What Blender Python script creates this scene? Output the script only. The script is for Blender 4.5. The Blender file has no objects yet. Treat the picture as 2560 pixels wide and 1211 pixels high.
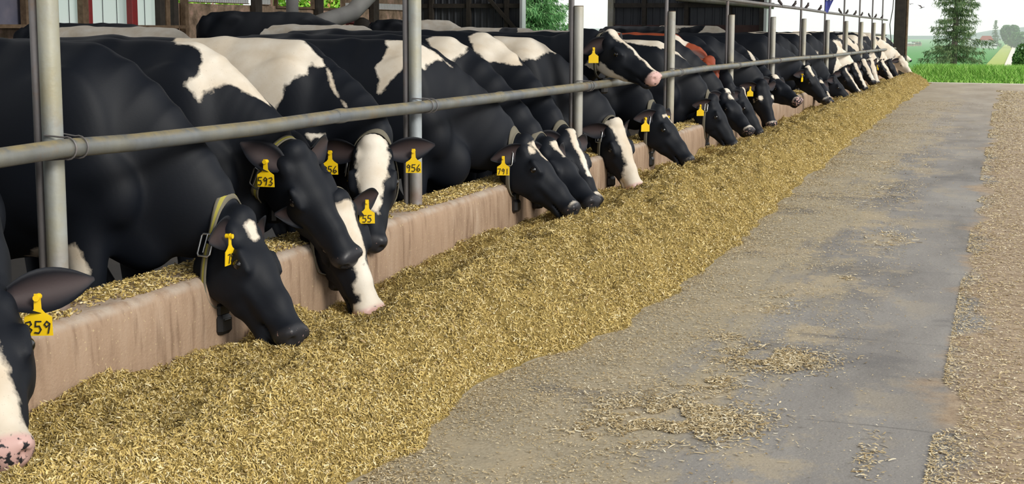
import bpy, math, random
import numpy as np
from mathutils import Vector, Matrix

S = bpy.context.scene
COL = S.collection
rng = np.random.default_rng(7)
random.seed(7)

# ------------------------------------------------------------------ camera
FPX, YAW, PITCH, ROLL, PPY, CAMH = 3243.4, 0.362, 0.1239, 0.0038, 475.1, 1.28
_cy, _sy, _cp, _sp = math.cos(YAW), math.sin(YAW), math.cos(PITCH), math.sin(PITCH)
CF = np.array([-_sy * _cp, _cy * _cp, -_sp])
_R = np.array([_cy, _sy, 0.0])
_U = np.cross(_R, CF)
CR = math.cos(ROLL) * _R + math.sin(ROLL) * _U
CU = -math.sin(ROLL) * _R + math.cos(ROLL) * _U
CAM = np.array([0, 0, CAMH])
cd = bpy.data.cameras.new('camera')
cam = bpy.data.objects.new('camera', cd)
COL.objects.link(cam)
cd.sensor_fit = 'HORIZONTAL'
cd.sensor_width = 36.0
cd.lens = FPX / 2560 * 36.0
cd.shift_y = -(605.5 - PPY) / 2560
cd.clip_start = 0.05
cd.clip_end = 4000
cam.matrix_world = Matrix(((CR[0], CU[0], -CF[0], 0), (CR[1], CU[1], -CF[1], 0), (CR[2], CU[2], -CF[2], CAMH), (0, 0, 0, 1)))
S.camera = cam

# ------------------------------------------------------------------ sky, sun, exposure
world = bpy.data.worlds.new('overcast_sky')
S.world = world
world.use_nodes = True
wn = world.node_tree.nodes
wl = world.node_tree.links
wn.clear()
wo = wn.new('ShaderNodeOutputWorld')
wb = wn.new('ShaderNodeBackground')
wt = wn.new('ShaderNodeTexCoord')
ws = wn.new('ShaderNodeSeparateXYZ')
wr = wn.new('ShaderNodeValToRGB')
wr.color_ramp.elements[0].position = 0.0
wr.color_ramp.elements[0].color = (0.99, 0.995, 1.0, 1)
wr.color_ramp.elements[1].position = 0.5
wr.color_ramp.elements[1].color = (0.975, 0.985, 1.0, 1)
wl.new(wt.outputs['Generated'], ws.inputs[0])
wl.new(ws.outputs['Z'], wr.inputs[0])
wl.new(wr.outputs[0], wb.inputs[0])
wb.inputs[1].default_value = 1.22
wl.new(wb.outputs[0], wo.inputs[0])
sl = bpy.data.lights.new('soft_sun', 'SUN')
sun = bpy.data.objects.new('soft_sun', sl)
COL.objects.link(sun)
sl.energy = 2.5
sl.angle = math.radians(18)
sl.color = (1.0, 0.96, 0.88)
sun.location = (8, -6, 12)
sun.rotation_euler = Vector((-0.80, 0.36, -0.50)).to_track_quat('-Z', 'Y').to_euler()
S.view_settings.view_transform = 'Standard'
S.view_settings.look = 'None'
S.view_settings.exposure = 0.0
S.view_settings.gamma = 1.0
S.view_settings.use_curve_mapping = False
try:
    S.cycles.max_bounces = 6
    S.cycles.diffuse_bounces = 3
    S.cycles.glossy_bounces = 2
    S.cycles.transparent_max_bounces = 6
    S.cycles.volume_bounces = 1
    S.cycles.caustics_reflective = False
    S.cycles.caustics_refractive = False
except Exception:
    pass


# ------------------------------------------------------------------ pixel -> place helpers (photo measured on 2560 x 1211)
def ray(x, y):
    return CF + CR * (x - 1280) / FPX - CU * (y - PPY) / FPX


def onX(x, y, X):
    d = ray(x, y)
    return CAM + d * X / d[0]


def onY(x, y, Y):
    d = ray(x, y)
    return CAM + d * Y / d[1]


def onZ(x, y, Z):
    d = ray(x, y)
    return CAM + d * (Z - CAMH) / d[2]


def at_reach(P, x, y, L, far=False):
    """the point on the sight line of (x, y) at distance L from P"""
    d = ray(x, y)
    p = P - CAM
    a, b, c = d @ d, -2 * d @ p, p @ p - L * L
    D = b * b - 4 * a * c
    t = -b / (2 * a) if D < 0 else (-b + (1 if far else -1) * math.sqrt(D)) / (2 * a)
    q = d * t + CAM
    return P + (q - P) / np.linalg.norm(q - P) * L


# ------------------------------------------------------------------ mesh helpers
def unit(v):
    v = np.asarray(v, float)
    return v / (np.linalg.norm(v) + 1e-12)


def link(name, me, m=None, parent=None, loc=None):
    o = bpy.data.objects.new(name, me)
    COL.objects.link(o)
    if m is not None:
        for k in (m if isinstance(m, (list, tuple)) else [m]):
            me.materials.append(k)
    if parent is not None:
        o.parent = parent
    if loc is not None:
        o.location = loc
    return o


def raw_mesh(name, V, Q, smooth=True, T=None):
    """V (n,3); Q (m,4) quads; T (k,3) triangles"""
    me = bpy.data.meshes.new(name)
    V = np.asarray(V, np.float32)
    me.vertices.add(len(V))
    me.vertices.foreach_set('co', V.ravel())
    Q = np.zeros((0, 4), np.int32) if Q is None else np.asarray(Q, np.int32).reshape(-1, 4)
    T = np.zeros((0, 3), np.int32) if T is None else np.asarray(T, np.int32).reshape(-1, 3)
    me.loops.add(Q.size + T.size)
    me.loops.foreach_set('vertex_index', np.concatenate([Q.ravel(), T.ravel()]))
    me.polygons.add(len(Q) + len(T))
    st = np.concatenate([np.arange(len(Q)) * 4, Q.size + np.arange(len(T)) * 3]).astype(np.int32)
    me.polygons.foreach_set('loop_start', st)
    me.polygons.foreach_set('use_smooth', np.full(len(st), smooth))
    me.update(calc_edges=True)
    me.validate()
    return me


class MB:
    """collects boxes, tubes, lathes, prisms into one mesh"""

    def __init__(s):
        s.V, s.F, s.sm = [], [], []

    def add(s, V, F, smooth=False):
        b = len(s.V)
        s.V += [tuple(float(c) for c in v) for v in V]
        s.F += [tuple(b + i for i in f) for f in F]
        s.sm += [smooth] * len(F)

    def box(s, lo, hi, bev=0.0, M=None):
        lo, hi = np.array(lo, float), np.array(hi, float)
        if bev <= 0:
            V = [(x, y, z) for x in (lo[0], hi[0]) for y in (lo[1], hi[1]) for z in (lo[2], hi[2])]
            F = [(0, 1, 3, 2), (4, 6, 7, 5), (0, 4, 5, 1), (2, 3, 7, 6), (0, 2, 6, 4), (1, 5, 7, 3)]
        else:  # octagonal section along z, chamfered ends
            b = bev
            def ring(z, i):
                x0, x1, y0, y1 = lo[0] + i, hi[0] - i, lo[1] + i, hi[1] - i
                return [(x0 + b, y0, z), (x1 - b, y0, z), (x1, y0 + b, z), (x1, y1 - b, z), (x1 - b, y1, z), (x0 + b, y1, z), (x0, y1 - b, z), (x0, y0 + b, z)]
            R = [ring(lo[2], b * .6), ring(lo[2] + b, 0), ring(hi[2] - b, 0), ring(hi[2], b * .6)]
            V = sum(R, [])
            F = [tuple(range(7, -1, -1)), tuple(range(24, 32))]
            for k in range(3):
                F += [(8 * k + i, 8 * k + (i + 1) % 8, 8 * k + 8 + (i + 1) % 8, 8 * k + 8 + i) for i in range(8)]
        if M is not None:
            V = [tuple(M @ Vector(v)) for v in V]
        s.add(V, F)
        return s

    def tube(s, pts, r, n=12, cap=True, smooth=True):
        pts = [np.array(p, float) for p in pts]
        rr = r if isinstance(r, (list, tuple, np.ndarray)) else [r] * len(pts)
        V, F = [], []
        prev = None
        for i, p in enumerate(pts):
            t = pts[min(i + 1, len(pts) - 1)] - pts[max(i - 1, 0)]
            t = t / (np.linalg.norm(t) + 1e-9)
            if prev is None:
                a = np.array([0, 0, 1.0]) if abs(t[2]) < .9 else np.array([1.0, 0, 0])
            else:
                a = prev
            u = a - t * (a @ t)
            u /= np.linalg.norm(u) + 1e-9
            prev = u
            w = np.cross(t, u)
            for k in range(n):
                q = 2 * math.pi * k / n
                V.append(p + rr[i] * (math.cos(q) * u + math.sin(q) * w))
        for i in range(len(pts) - 1):
            F += [(i * n + k, i * n + (k + 1) % n, (i + 1) * n + (k + 1) % n, (i + 1) * n + k) for k in range(n)]
        s.add(V, F, smooth)
        if cap:
            b = len(V)
            s.add(V[:n], [tuple(range(n - 1, -1, -1))])
            s.add(V[b - n:], [tuple(range(n))])
        return s

    def prism(s, outline, y0, y1, axis=1):
        """outline in the two other axes, extruded along axis"""
        n = len(outline)
        def P(a, b, c):
            return (c, a, b) if axis == 0 else ((a, c, b) if axis == 1 else (a, b, c))
        V = [P(a, b, y0) for a, b in outline] + [P(a, b, y1) for a, b in outline]
        F = [tuple(range(n)), tuple(range(2 * n - 1, n - 1, -1))]
        F += [(i, n + i, n + (i + 1) % n, (i + 1) % n) for i in range(n)]
        s.add(V, F)
        return s

    def build(s, name, m=None, parent=None, loc=None):
        me = bpy.data.meshes.new(name)
        me.from_pydata(s.V, [], s.F)
        me.polygons.foreach_set('use_smooth', s.sm)
        me.update()
        return link(name, me, m, parent, loc)


def tag(o, label=None, cat=None, group=None, kind=None):
    if label: o['label'] = label
    if cat: o['category'] = cat
    if group: o['group'] = group
    if kind: o['kind'] = kind
    return o


def empty(name, loc, rz=0.0):
    o = bpy.data.objects.new(name, None)
    COL.objects.link(o)
    o.empty_display_size = .1
    o.location = loc
    o.rotation_euler = (0, 0, rz)
    return o


# ------------------------------------------------------------------ noise helpers (numpy)
_lat = np.random.default_rng(3).random((256, 256))


def vnoise(x, y):
    xi, yi = np.floor(x).astype(int), np.floor(y).astype(int)
    fx, fy = x - xi, y - yi
    fx, fy = fx * fx * (3 - 2 * fx), fy * fy * (3 - 2 * fy)
    g = lambda a, b: _lat[a % 256, b % 256]
    return (g(xi, yi) * (1 - fx) + g(xi + 1, yi) * fx) * (1 - fy) + (g(xi, yi + 1) * (1 - fx) + g(xi + 1, yi + 1) * fx) * fy


def fbm(x, y, scale, oct=3, seed=0):
    v, a, t = 0, 1.0, 0
    for k in range(oct):
        v = v + a * (vnoise(x * scale + 17.3 * seed + 5.1 * k, y * scale + 9.7 * seed + 3.3 * k) - .5)
        t += a
        a *= .5
        scale *= 2
    return v / t * 2


# ------------------------------------------------------------------ materials
class NT:
    def __init__(s, name):
        s.m = bpy.data.materials.new(name)
        s.m.use_nodes = True
        s.t = s.m.node_tree
        s.t.nodes.clear()
        s.out = s.t.nodes.new('ShaderNodeOutputMaterial')
        s.co = s.n('ShaderNodeNewGeometry')
        s.pos = s.co.outputs['Position']

    def n(s, typ, **kw):
        q = s.t.nodes.new(typ)
        for k, v in kw.items():
            if k.startswith('i_'):
                key = k[2:]
                key = int(key) if key.isdigit() else key.replace('_', ' ')
                s.put(q.inputs[key], v)
            else:
                setattr(q, k, v)
        return q

    def put(s, inp, v):
        if isinstance(v, bpy.types.NodeSocket):
            s.t.links.new(v, inp)
        elif isinstance(v, (tuple, list)) and len(v) == 3 and inp.type == 'RGBA':
            inp.default_value = (*v, 1)
        else:
            inp.default_value = v

    def noise(s, scale, detail=4, rough=.55, vec=None, dist=0.0, stretch=None):
        v = vec or s.pos
        if stretch:
            mp = s.n('ShaderNodeMapping')
            mp.inputs['Scale'].default_value = stretch
            s.t.links.new(v, mp.inputs['Vector'])
            v = mp.outputs[0]
        q = s.n('ShaderNodeTexNoise', i_Scale=scale, i_Detail=detail, i_Roughness=rough, i_Distortion=dist)
        s.t.links.new(v, q.inputs['Vector'])
        return q.outputs['Fac']

    def math(s, op, a, b=0.0, c=None, clamp=False):
        q = s.n('ShaderNodeMath', operation=op, use_clamp=clamp)
        s.put(q.inputs[0], a)
        s.put(q.inputs[1], b)
        if c is not None:
            s.put(q.inputs[2], c)
        return q.outputs[0]

    def ramp(s, fac, *stops):
        q = s.n('ShaderNodeValToRGB')
        s.put(q.inputs[0], fac)
        el = q.color_ramp.elements
        while len(el) < len(stops):
            el.new(.5)
        for e, (p, c) in zip(el, stops):
            e.position = p
            e.color = (c, c, c, 1) if isinstance(c, (int, float)) else (*c, 1)
        return q.outputs[0]

    def mix(s, f, a, b, mode='MIX'):
        q = s.n('ShaderNodeMix', data_type='RGBA', blend_type=mode)
        s.put(q.inputs[0], f)
        s.put(q.inputs[6], a)
        s.put(q.inputs[7], b)
        return q.outputs[2]

    def attr(s, name):
        return s.n('ShaderNodeAttribute', attribute_name=name).outputs['Fac']

    def xyz(s):
        q = s.n('ShaderNodeSeparateXYZ')
        s.t.links.new(s.pos, q.inputs[0])
        return q.outputs

    def bump(s, h, strength=.3, dist=.01):
        q = s.n('ShaderNodeBump', i_Strength=strength, i_Distance=dist)
        s.t.links.new(h, q.inputs['Height'])
        return q.outputs[0]

    def bsdf(s, color, rough=.6, normal=None, spec=.5, metal=0.0, **kw):
        q = s.n('ShaderNodeBsdfPrincipled')
        s.put(q.inputs['Base Color'], color)
        s.put(q.inputs['Roughness'], rough)
        s.put(q.inputs['Specular IOR Level'], spec)
        s.put(q.inputs['Metallic'], metal)
        for k, v in kw.items():
            s.put(q.inputs[k.replace('_', ' ')], v)
        if normal is not None:
            s.t.links.new(normal, q.inputs['Normal'])
        s.t.links.new(q.outputs[0], s.out.inputs[0])
        return s.m


def simple(name, c, rough=.6, metal=0.0, spec=.5, var=0.0, scale=20, c2=None, bump=0.0):
    t = NT(name)
    if var or c2:
        n = t.noise(scale)
        col = t.mix(t.ramp(n, (.3, 0.0), (.7, 1.0)), c, c2 or tuple(min(1, k * (1 + var)) for k in c))
    else:
        n = None
        col = c
    nm = t.bump(n, bump, .01) if (bump and n is not None) else None
    return t.bsdf(col, rough, nm, spec, metal)


def m_floor():
    t = NT('feed_alley_concrete')
    X, Y, Z = t.xyz()
    fine = t.noise(70, 3)
    base = t.noise(1.3, 9, .66, stretch=(1.3, .5, 1))
    grey = t.ramp(base, (.32, (.155, .144, .130)), (.48, (.222, .208, .190)), (.62, (.270, .254, .230)), (.78, (.32, .298, .262)))
    tan = t.mix(t.ramp(fine, (.3, 0.0), (.7, 1.0)), (.325, .272, .178), (.44, .375, .262))
    tan = t.mix(t.ramp(t.noise(9, 6, .7), (.4, .0), (.7, .6)), tan, (.25, .215, .150))
    # dusty band beside the feed, ragged edge, dragged along the lane by tyres
    edge = t.math('MULTIPLY', t.math('SUBTRACT', t.noise(.9, 10, .70, stretch=(1, .55, 1)), .5), 2.0)
    trk = t.math('MULTIPLY', t.math('SUBTRACT', t.noise(3.5, 4, .6, stretch=(2.2, .06, 1)), .5), .9)
    e = t.math('ADD', X, t.math('ADD', edge, trk))
    mask = t.ramp(t.math('MULTIPLY_ADD', e, -1.6, -1.25), (.0, 0.0), (.45, .92))
    col = t.mix(mask, grey, tan)
    # torn patches of dust
    side = t.ramp(t.math('MULTIPLY_ADD', X, -1.1, -.25), (.0, .15), (.6, 1.0))
    m2 = t.ramp(t.noise(2.0, 11, .74, stretch=(1.0, .75, 1)), (.515, 0.0), (.58, .8))
    col = t.mix(t.math('MULTIPLY', m2, side), col, (.395, .325, .215))
    # bare darker scrapes
    m5 = t.ramp(t.noise(1.1, 9, .7, stretch=(.8, 1.2, 1)), (.56, 0.0), (.64, .75))
    col = t.mix(m5, col, (.145, .137, .130))
    # litter strip on the right
    e2 = t.math('ADD', X, t.math('MULTIPLY', t.math('SUBTRACT', t.noise(1.4, 8, .68), .5), .9))
    m3 = t.ramp(t.math('MULTIPLY_ADD', e2, 5.0, .9), (.0, 0.0), (.6, .9))
    col = t.mix(m3, col, t.ramp(t.noise(16, 6, .7), (.35, (.24, .165, .10)), (.65, (.41, .31, .20))))
    # far lane, cleaner and paler
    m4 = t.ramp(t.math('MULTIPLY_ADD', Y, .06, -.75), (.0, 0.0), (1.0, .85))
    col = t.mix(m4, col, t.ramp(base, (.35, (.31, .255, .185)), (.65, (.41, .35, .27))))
    j = t.math('ABSOLUTE', t.math('SUBTRACT', t.math('FRACT', t.math('MULTIPLY', t.math('ADD', Y, t.math('MULTIPLY', t.noise(3, 2), .05)), .82)), .5))
    jm = t.math('MULTIPLY', t.ramp(j, (.0, .6), (.008, 0.0)), t.ramp(t.noise(2.2, 4), (.4, .1), (.6, 1.0)))
    col = t.mix(jm, col, (.09, .083, .075))
    sp = t.ramp(t.noise(120, 2), (.655, 0.0), (.70, .65))
    col = t.mix(sp, col, (.52, .45, .33))
    dk = t.ramp(t.noise(95, 2, .5, stretch=(1.1, .9, 1)), (.66, 0.0), (.70, .5))
    col = t.mix(dk, col, (.09, .075, .055))
    h = t.math('ADD', fine, t.math('MULTIPLY', t.noise(12, 5), .6))
    return t.bsdf(col, .8, t.bump(h, .45, .006), .3)


def m_curb():
    t = NT('curb_concrete')
    X, Y, Z = t.xyz()
    v = t.noise(9, 5, .6, stretch=(1, 1.6, .35))
    col = t.ramp(v, (.25, (.20, .13, .085)), (.5, (.36, .255, .175)), (.75, (.47, .36, .265)))
    b = t.ramp(t.noise(2.3, 4), (.35, 0.0), (.65, .7))
    col = t.mix(b, col, (.40, .275, .185))
    dr = t.ramp(t.noise(26, 3, .5, stretch=(1, 1, .12)), (.55, 0.0), (.7, .55))
    col = t.mix(dr, col, (.17, .105, .065))
    sp = t.ramp(t.noise(75, 2), (.67, 0.0), (.70, .9))
    col = t.mix(sp, col, (.52, .40, .24))
    top = t.ramp(t.math('MULTIPLY_ADD', Z, 30.0, -9.6), (.0, 0.0), (.6, .75))
    lime = t.ramp(t.noise(14, 4), (.35, .1), (.6, 1.0))
    col = t.mix(t.math('MULTIPLY', top, lime), col, (.47, .40, .33))
    return t.bsdf(col, .85, t.bump(t.math('ADD', v, t.noise(90, 3)), .4, .006), .25)


def m_galv(name, base=(.36, .385, .40), rust=.35, mossy=0.0, crust=False, foot=False):
    t = NT(name)
    n = t.noise(9, 5, .6, stretch=(1, 1, .4))
    col = t.mix(t.ramp(n, (.35, 0.0), (.65, 1.0)), base, tuple(k * 1.35 for k in base))
    r = t.ramp(t.noise(5.3, 6, .7), (.55, 0.0), (.72, rust))
    col = t.mix(r, col, (.23, .125, .055))
    if mossy:
        g = t.ramp(t.noise(3.1, 4), (.4, 0.0), (.6, mossy))
        col = t.mix(g, col, (.42, .36, .17))
    # crust of feed dust on upward faces
    nz = t.n('ShaderNodeSeparateXYZ')
    t.t.links.new(t.co.outputs['Normal'], nz.inputs[0])
    if foot:
        ft = t.math('MULTIPLY', t.ramp(t.math('MULTIPLY_ADD', t.xyz()[2], -4.5, 2.75), (0.0, 0.0), (1.0, .9)), t.ramp(t.noise(7, 4), (.3, .3), (.6, 1.0)))
        col = t.mix(ft, col, (.20, .105, .075))
    if crust:
        cr = t.math('MULTIPLY', t.ramp(nz.outputs['Z'], (.35, 0.0), (.85, 1.0)), t.ramp(t.noise(11, 5, .65), (.38, 0.0), (.6, .9)))
        col = t.mix(cr, col, (.40, .325, .165))
    return t.bsdf(col, .5, t.bump(t.noise(60, 3), .25, .003), .5, .35)


def m_coat(name, dark=(.0035, .0050, .0085), red=False):
    t = NT(name)
    oc = t.n('ShaderNodeTexCoord').outputs['Object']
    c = t.attr('coat')
    wob = t.math('MULTIPLY', t.math('SUBTRACT', t.noise(17, 4, .6, oc), .5), .06)
    f = t.ramp(t.math('MULTIPLY_ADD', t.math('ADD', c, wob), 40, .5), (.2, 0.0), (.8, 1.0))
    wn_ = t.noise(5, 4, .55, oc)
    white = t.mix(t.ramp(wn_, (.35, 0.0), (.7, 1.0)), (.78, .72, .62), (.62, .52, .39))
    fl = t.ramp(t.noise(190, 2, .5, oc), (.68, 0.0), (.73, .35))
    white = t.mix(fl, white, (.17, .13, .09))
    dk = t.mix(t.noise(4, 3, .5, oc), dark, tuple(k * 1.7 for k in dark))
    col = t.mix(f, dk, white)
    tint = t.attr('tint')
    col = t.mix(tint, col, (.050, .034, .034))
    nose = t.attr('nose')
    pk = t.attr('pink')
    spk = t.ramp(t.math('ADD', t.noise(55, 3, .5, oc), t.math('MULTIPLY_ADD', pk, -.36, .17)), (.44, 1.0), (.5, 0.0))
    nc = t.mix(spk, (.028, .028, .032), (.62, .40, .36))
    col = t.mix(nose, col, nc)
    rough = t.math('MULTIPLY_ADD', nose, -.26, .60)
    hair = t.noise(160, 3, .6, oc, stretch=(.35, 1, 1))
    q = t.bsdf(col, rough, t.bump(hair, .10, .003), .26)
    return q


def m_feed(name, tone=1.0):
    t = NT(name)
    n1 = t.noise(75, 5, .7)
    n2 = t.noise(7, 4)
    col = t.ramp(n1, (.28, (.10, .073, .022)), (.45, (.27, .195, .062)), (.6, (.44, .32, .11)), (.8, (.60, .46, .20)))
    col = t.mix(t.ramp(n2, (.35, 0.0), (.7, .6)), col, (.19, .145, .05))
    col = t.mix(1.0, col, (tone, tone, tone), 'MULTIPLY')
    return t.bsdf(col, .9, t.bump(n1, .8, .012), .15)


def m_chip(name, stops):
    t = NT(name)
    r = t.co.outputs['Random Per Island']
    col = t.ramp(r, *stops)
    n = t.noise(150, 2)
    col = t.mix(t.ramp(n, (.3, .0), (.7, .25)), col, (.30, .22, .09))
    return t.bsdf(col, .75, None, .3)


GOLD = ((0.0, (.125, .088, .026)), (.10, (.27, .195, .055)), (.28, (.49, .355, .105)), (.58, (.655, .495, .172)), (.82, (.77, .625, .29)), (.95, (.84, .74, .47)), (1.0, (.36, .22, .10)))
STRAW = ((0.0, (.26, .18, .085)), (.3, (.46, .35, .18)), (.6, (.60, .485, .29)), (.85, (.72, .62, .42)), (1.0, (.80, .74, .58)))
GREEN = ((0.0, (.09, .24, .025)), (.4, (.17, .40, .05)), (.75, (.28, .54, .09)), (1.0, (.46, .66, .20)))


def m_rand(name, stops, rough=.7, transl=0.0):
    t = NT(name)
    col = t.ramp(t.co.outputs['Random Per Island'], *stops)
    return t.bsdf(col, rough, None, .25)


M = {}
M['floor'] = m_floor()
M['curb'] = m_curb()
M['galv'] = m_galv('galvanized_pipe', (.33, .365, .385), .35, .55, foot=True)
M['rail'] = m_galv('weathered_rail_pipe', (.135, .148, .158), .55, .2, True)
M['postpale'] = m_galv('weathered_post', (.37, .365, .33), .40, .35, foot=True)
M['thinpipe'] = m_galv('dark_thin_pipe', (.17, .16, .16), .5)
M['coat'] = m_coat('holstein_coat')
M['redcoat'] = m_coat('red_holstein_coat', (.20, .042, .018))
M['feed'] = m_feed('silage_mass')
M['chip'] = m_chip('silage_chip', GOLD)
M['straw'] = m_chip('straw_litter', STRAW)
M['eye'] = simple('cow_eye', (.006, .005, .005), .06, 0, .8)
M['yellow'] = simple('yellow_tag_plastic', (.92, .62, .010), .4, 0, .4, c2=(.88, .57, .010))
M['ink'] = simple('marker_ink', (.02, .017, .012), .6)
M['metal'] = simple('buckle_steel', (.62, .63, .62), .3, .9)
M['black'] = simple('black_plastic', (.016, .016, .017), .4)
M['tongue'] = simple('pink_tongue', (.62, .30, .27), .35, c2=(.68, .38, .33), scale=60)
t = NT('woven_strap')
w_ = t.attr('strap')
t.bsdf(t.mix(t.ramp(t.math('ABSOLUTE', w_), (.30, 1.0), (.42, 0.0)), (.175, .16, .12), (.38, .34, .07)), .85, t.bump(t.noise(300, 2), .4, .002), .2)
M['strap'] = t.m
M['manure'] = simple('wet_manure_floor', (.028, .020, .013), .5, c2=(.06, .045, .028), scale=3, bump=.3)
M['tin'] = simple('dark_ribbed_steel', (.030, .034, .043), .5, .2, c2=(.052, .058, .068), scale=1.5)
M['rustband'] = simple('red_brown_splash_board', (.050, .025, .025), .8, c2=(.085, .045, .042), scale=4)
M['timber'] = simple('old_timber', (.095, .060, .034), .85, c2=(.19, .13, .08), scale=9, bump=.3)
M['darktimber'] = simple('dark_timber', (.022, .018, .015), .8, c2=(.045, .036, .028), scale=9)
M['redpaint'] = simple('red_painted_steel', (.27, .018, .018), .45, c2=(.20, .02, .02))
M['white'] = simple('white_painted_steel', (.74, .76, .77), .45, c2=(.66, .68, .69), scale=3)
t = NT('stained_side_wall')
q = t.noise(2.6, 5, .65)
t.bsdf(t.ramp(q, (.3, (.12, .085, .06)), (.5, (.30, .22, .155)), (.62, (.50, .33, .26)), (.75, (.62, .46, .38))), .85, t.bump(q, .3, .01), .2)
M['sidewall'] = t.m
t = NT('translucent_panel')
d_ = t.n('ShaderNodeBsdfDiffuse', i_Color=(.78, .82, .83))
tr_ = t.n('ShaderNodeBsdfTranslucent', i_Color=(.86, .90, .91))
tp_ = t.n('ShaderNodeBsdfTransparent', i_Color=(.9, .95, .96))
m1 = t.n('ShaderNodeMixShader', i_0=.72)
t.t.links.new(d_.outputs[0], m1.inputs[1]); t.t.links.new(tr_.outputs[0], m1.inputs[2])
m2 = t.n('ShaderNodeMixShader', i_0=.08)
t.t.links.new(m1.outputs[0], m2.inputs[1]); t.t.links.new(tp_.outputs[0], m2.inputs[2])
t.t.links.new(m2.outputs[0], t.out.inputs[0])
M['panel'] = t.m
M['tarp'] = simple('slate_blue_curtain', (.10, .11, .17), .8, c2=(.20, .19, .24), scale=2)
M['roof'] = simple('roof_steel_underside', (.20, .20, .20), .6, .1)
M['grass'] = m_rand('grass_blade', GREEN)
t = NT('field_crop')
X, Y, Z = t.xyz()
f1 = t.noise(.35, 6, .7)
f2 = t.noise(2.5, 5, .7)
t.bsdf(t.mix(t.ramp(f2, (.35, 0.0), (.65, 1.0)), t.mix(t.ramp(f1, (.3, 0.0), (.7, 1.0)), (.035, .165, .03), (.065, .24, .05)), (.09, .29, .065)), .8, t.bump(f2, .6, .1), .1)
M['field'] = t.m
M['verge'] = simple('mown_verge', (.23, .33, .045), .9, c2=(.36, .40, .08), scale=.6)
M['gravel'] = simple('pale_gravel', (.60, .55, .46), .9, c2=(.70, .65, .56), scale=2)
M['bark'] = simple('spruce_bark', (.105, .085, .075), .9, c2=(.19, .155, .135), scale=8, bump=.5)
M['needle'] = m_rand('spruce_needles', ((0, (.05, .095, .04)), (.5, (.10, .165, .065)), (.85, (.17, .24, .10)), (1, (.26, .30, .14))))
M['needlefresh'] = m_rand('fresh_spruce_needles', ((0, (.05, .16, .05)), (.5, (.12, .30, .10)), (1, (.26, .46, .20))))
M['leaf'] = m_rand('broad_leaves', ((0, (.02, .065, .012)), (.5, (.05, .14, .025)), (1, (.12, .24, .05))))
M['farleaf'] = m_rand('far_broad_leaves', ((0, (.03, .085, .03)), (.6, (.075, .17, .055)), (1, (.13, .25, .09))))
M['brightleaf'] = m_rand('sunlit_leaves', ((0, (.12, .30, .02)), (.5, (.25, .55, .05)), (.85, (.45, .70, .10)), (.93, (.6, .3, .15)), (1, (.7, .45, .3))))
M['hill'] = simple('wooded_hill', (.02, .05, .07), .9, c2=(.03, .07, .09), scale=.03)
M['houseroof'] = simple('red_house_roof', (.36, .075, .06), .7)
M['bird'] = simple('dark_feathers', (.035, .030, .035), .7, c2=(.075, .05, .045), scale=60)
M['blue'] = simple('blue_banner_cloth', (.07, .10, .42), .7, c2=(.13, .13, .50), scale=10)
M['lettering'] = simple('white_print', (.72, .75, .82), .7)
M['greypipe'] = simple('grey_tube', (.27, .26, .25), .6, c2=(.36, .35, .33), scale=2)
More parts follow.
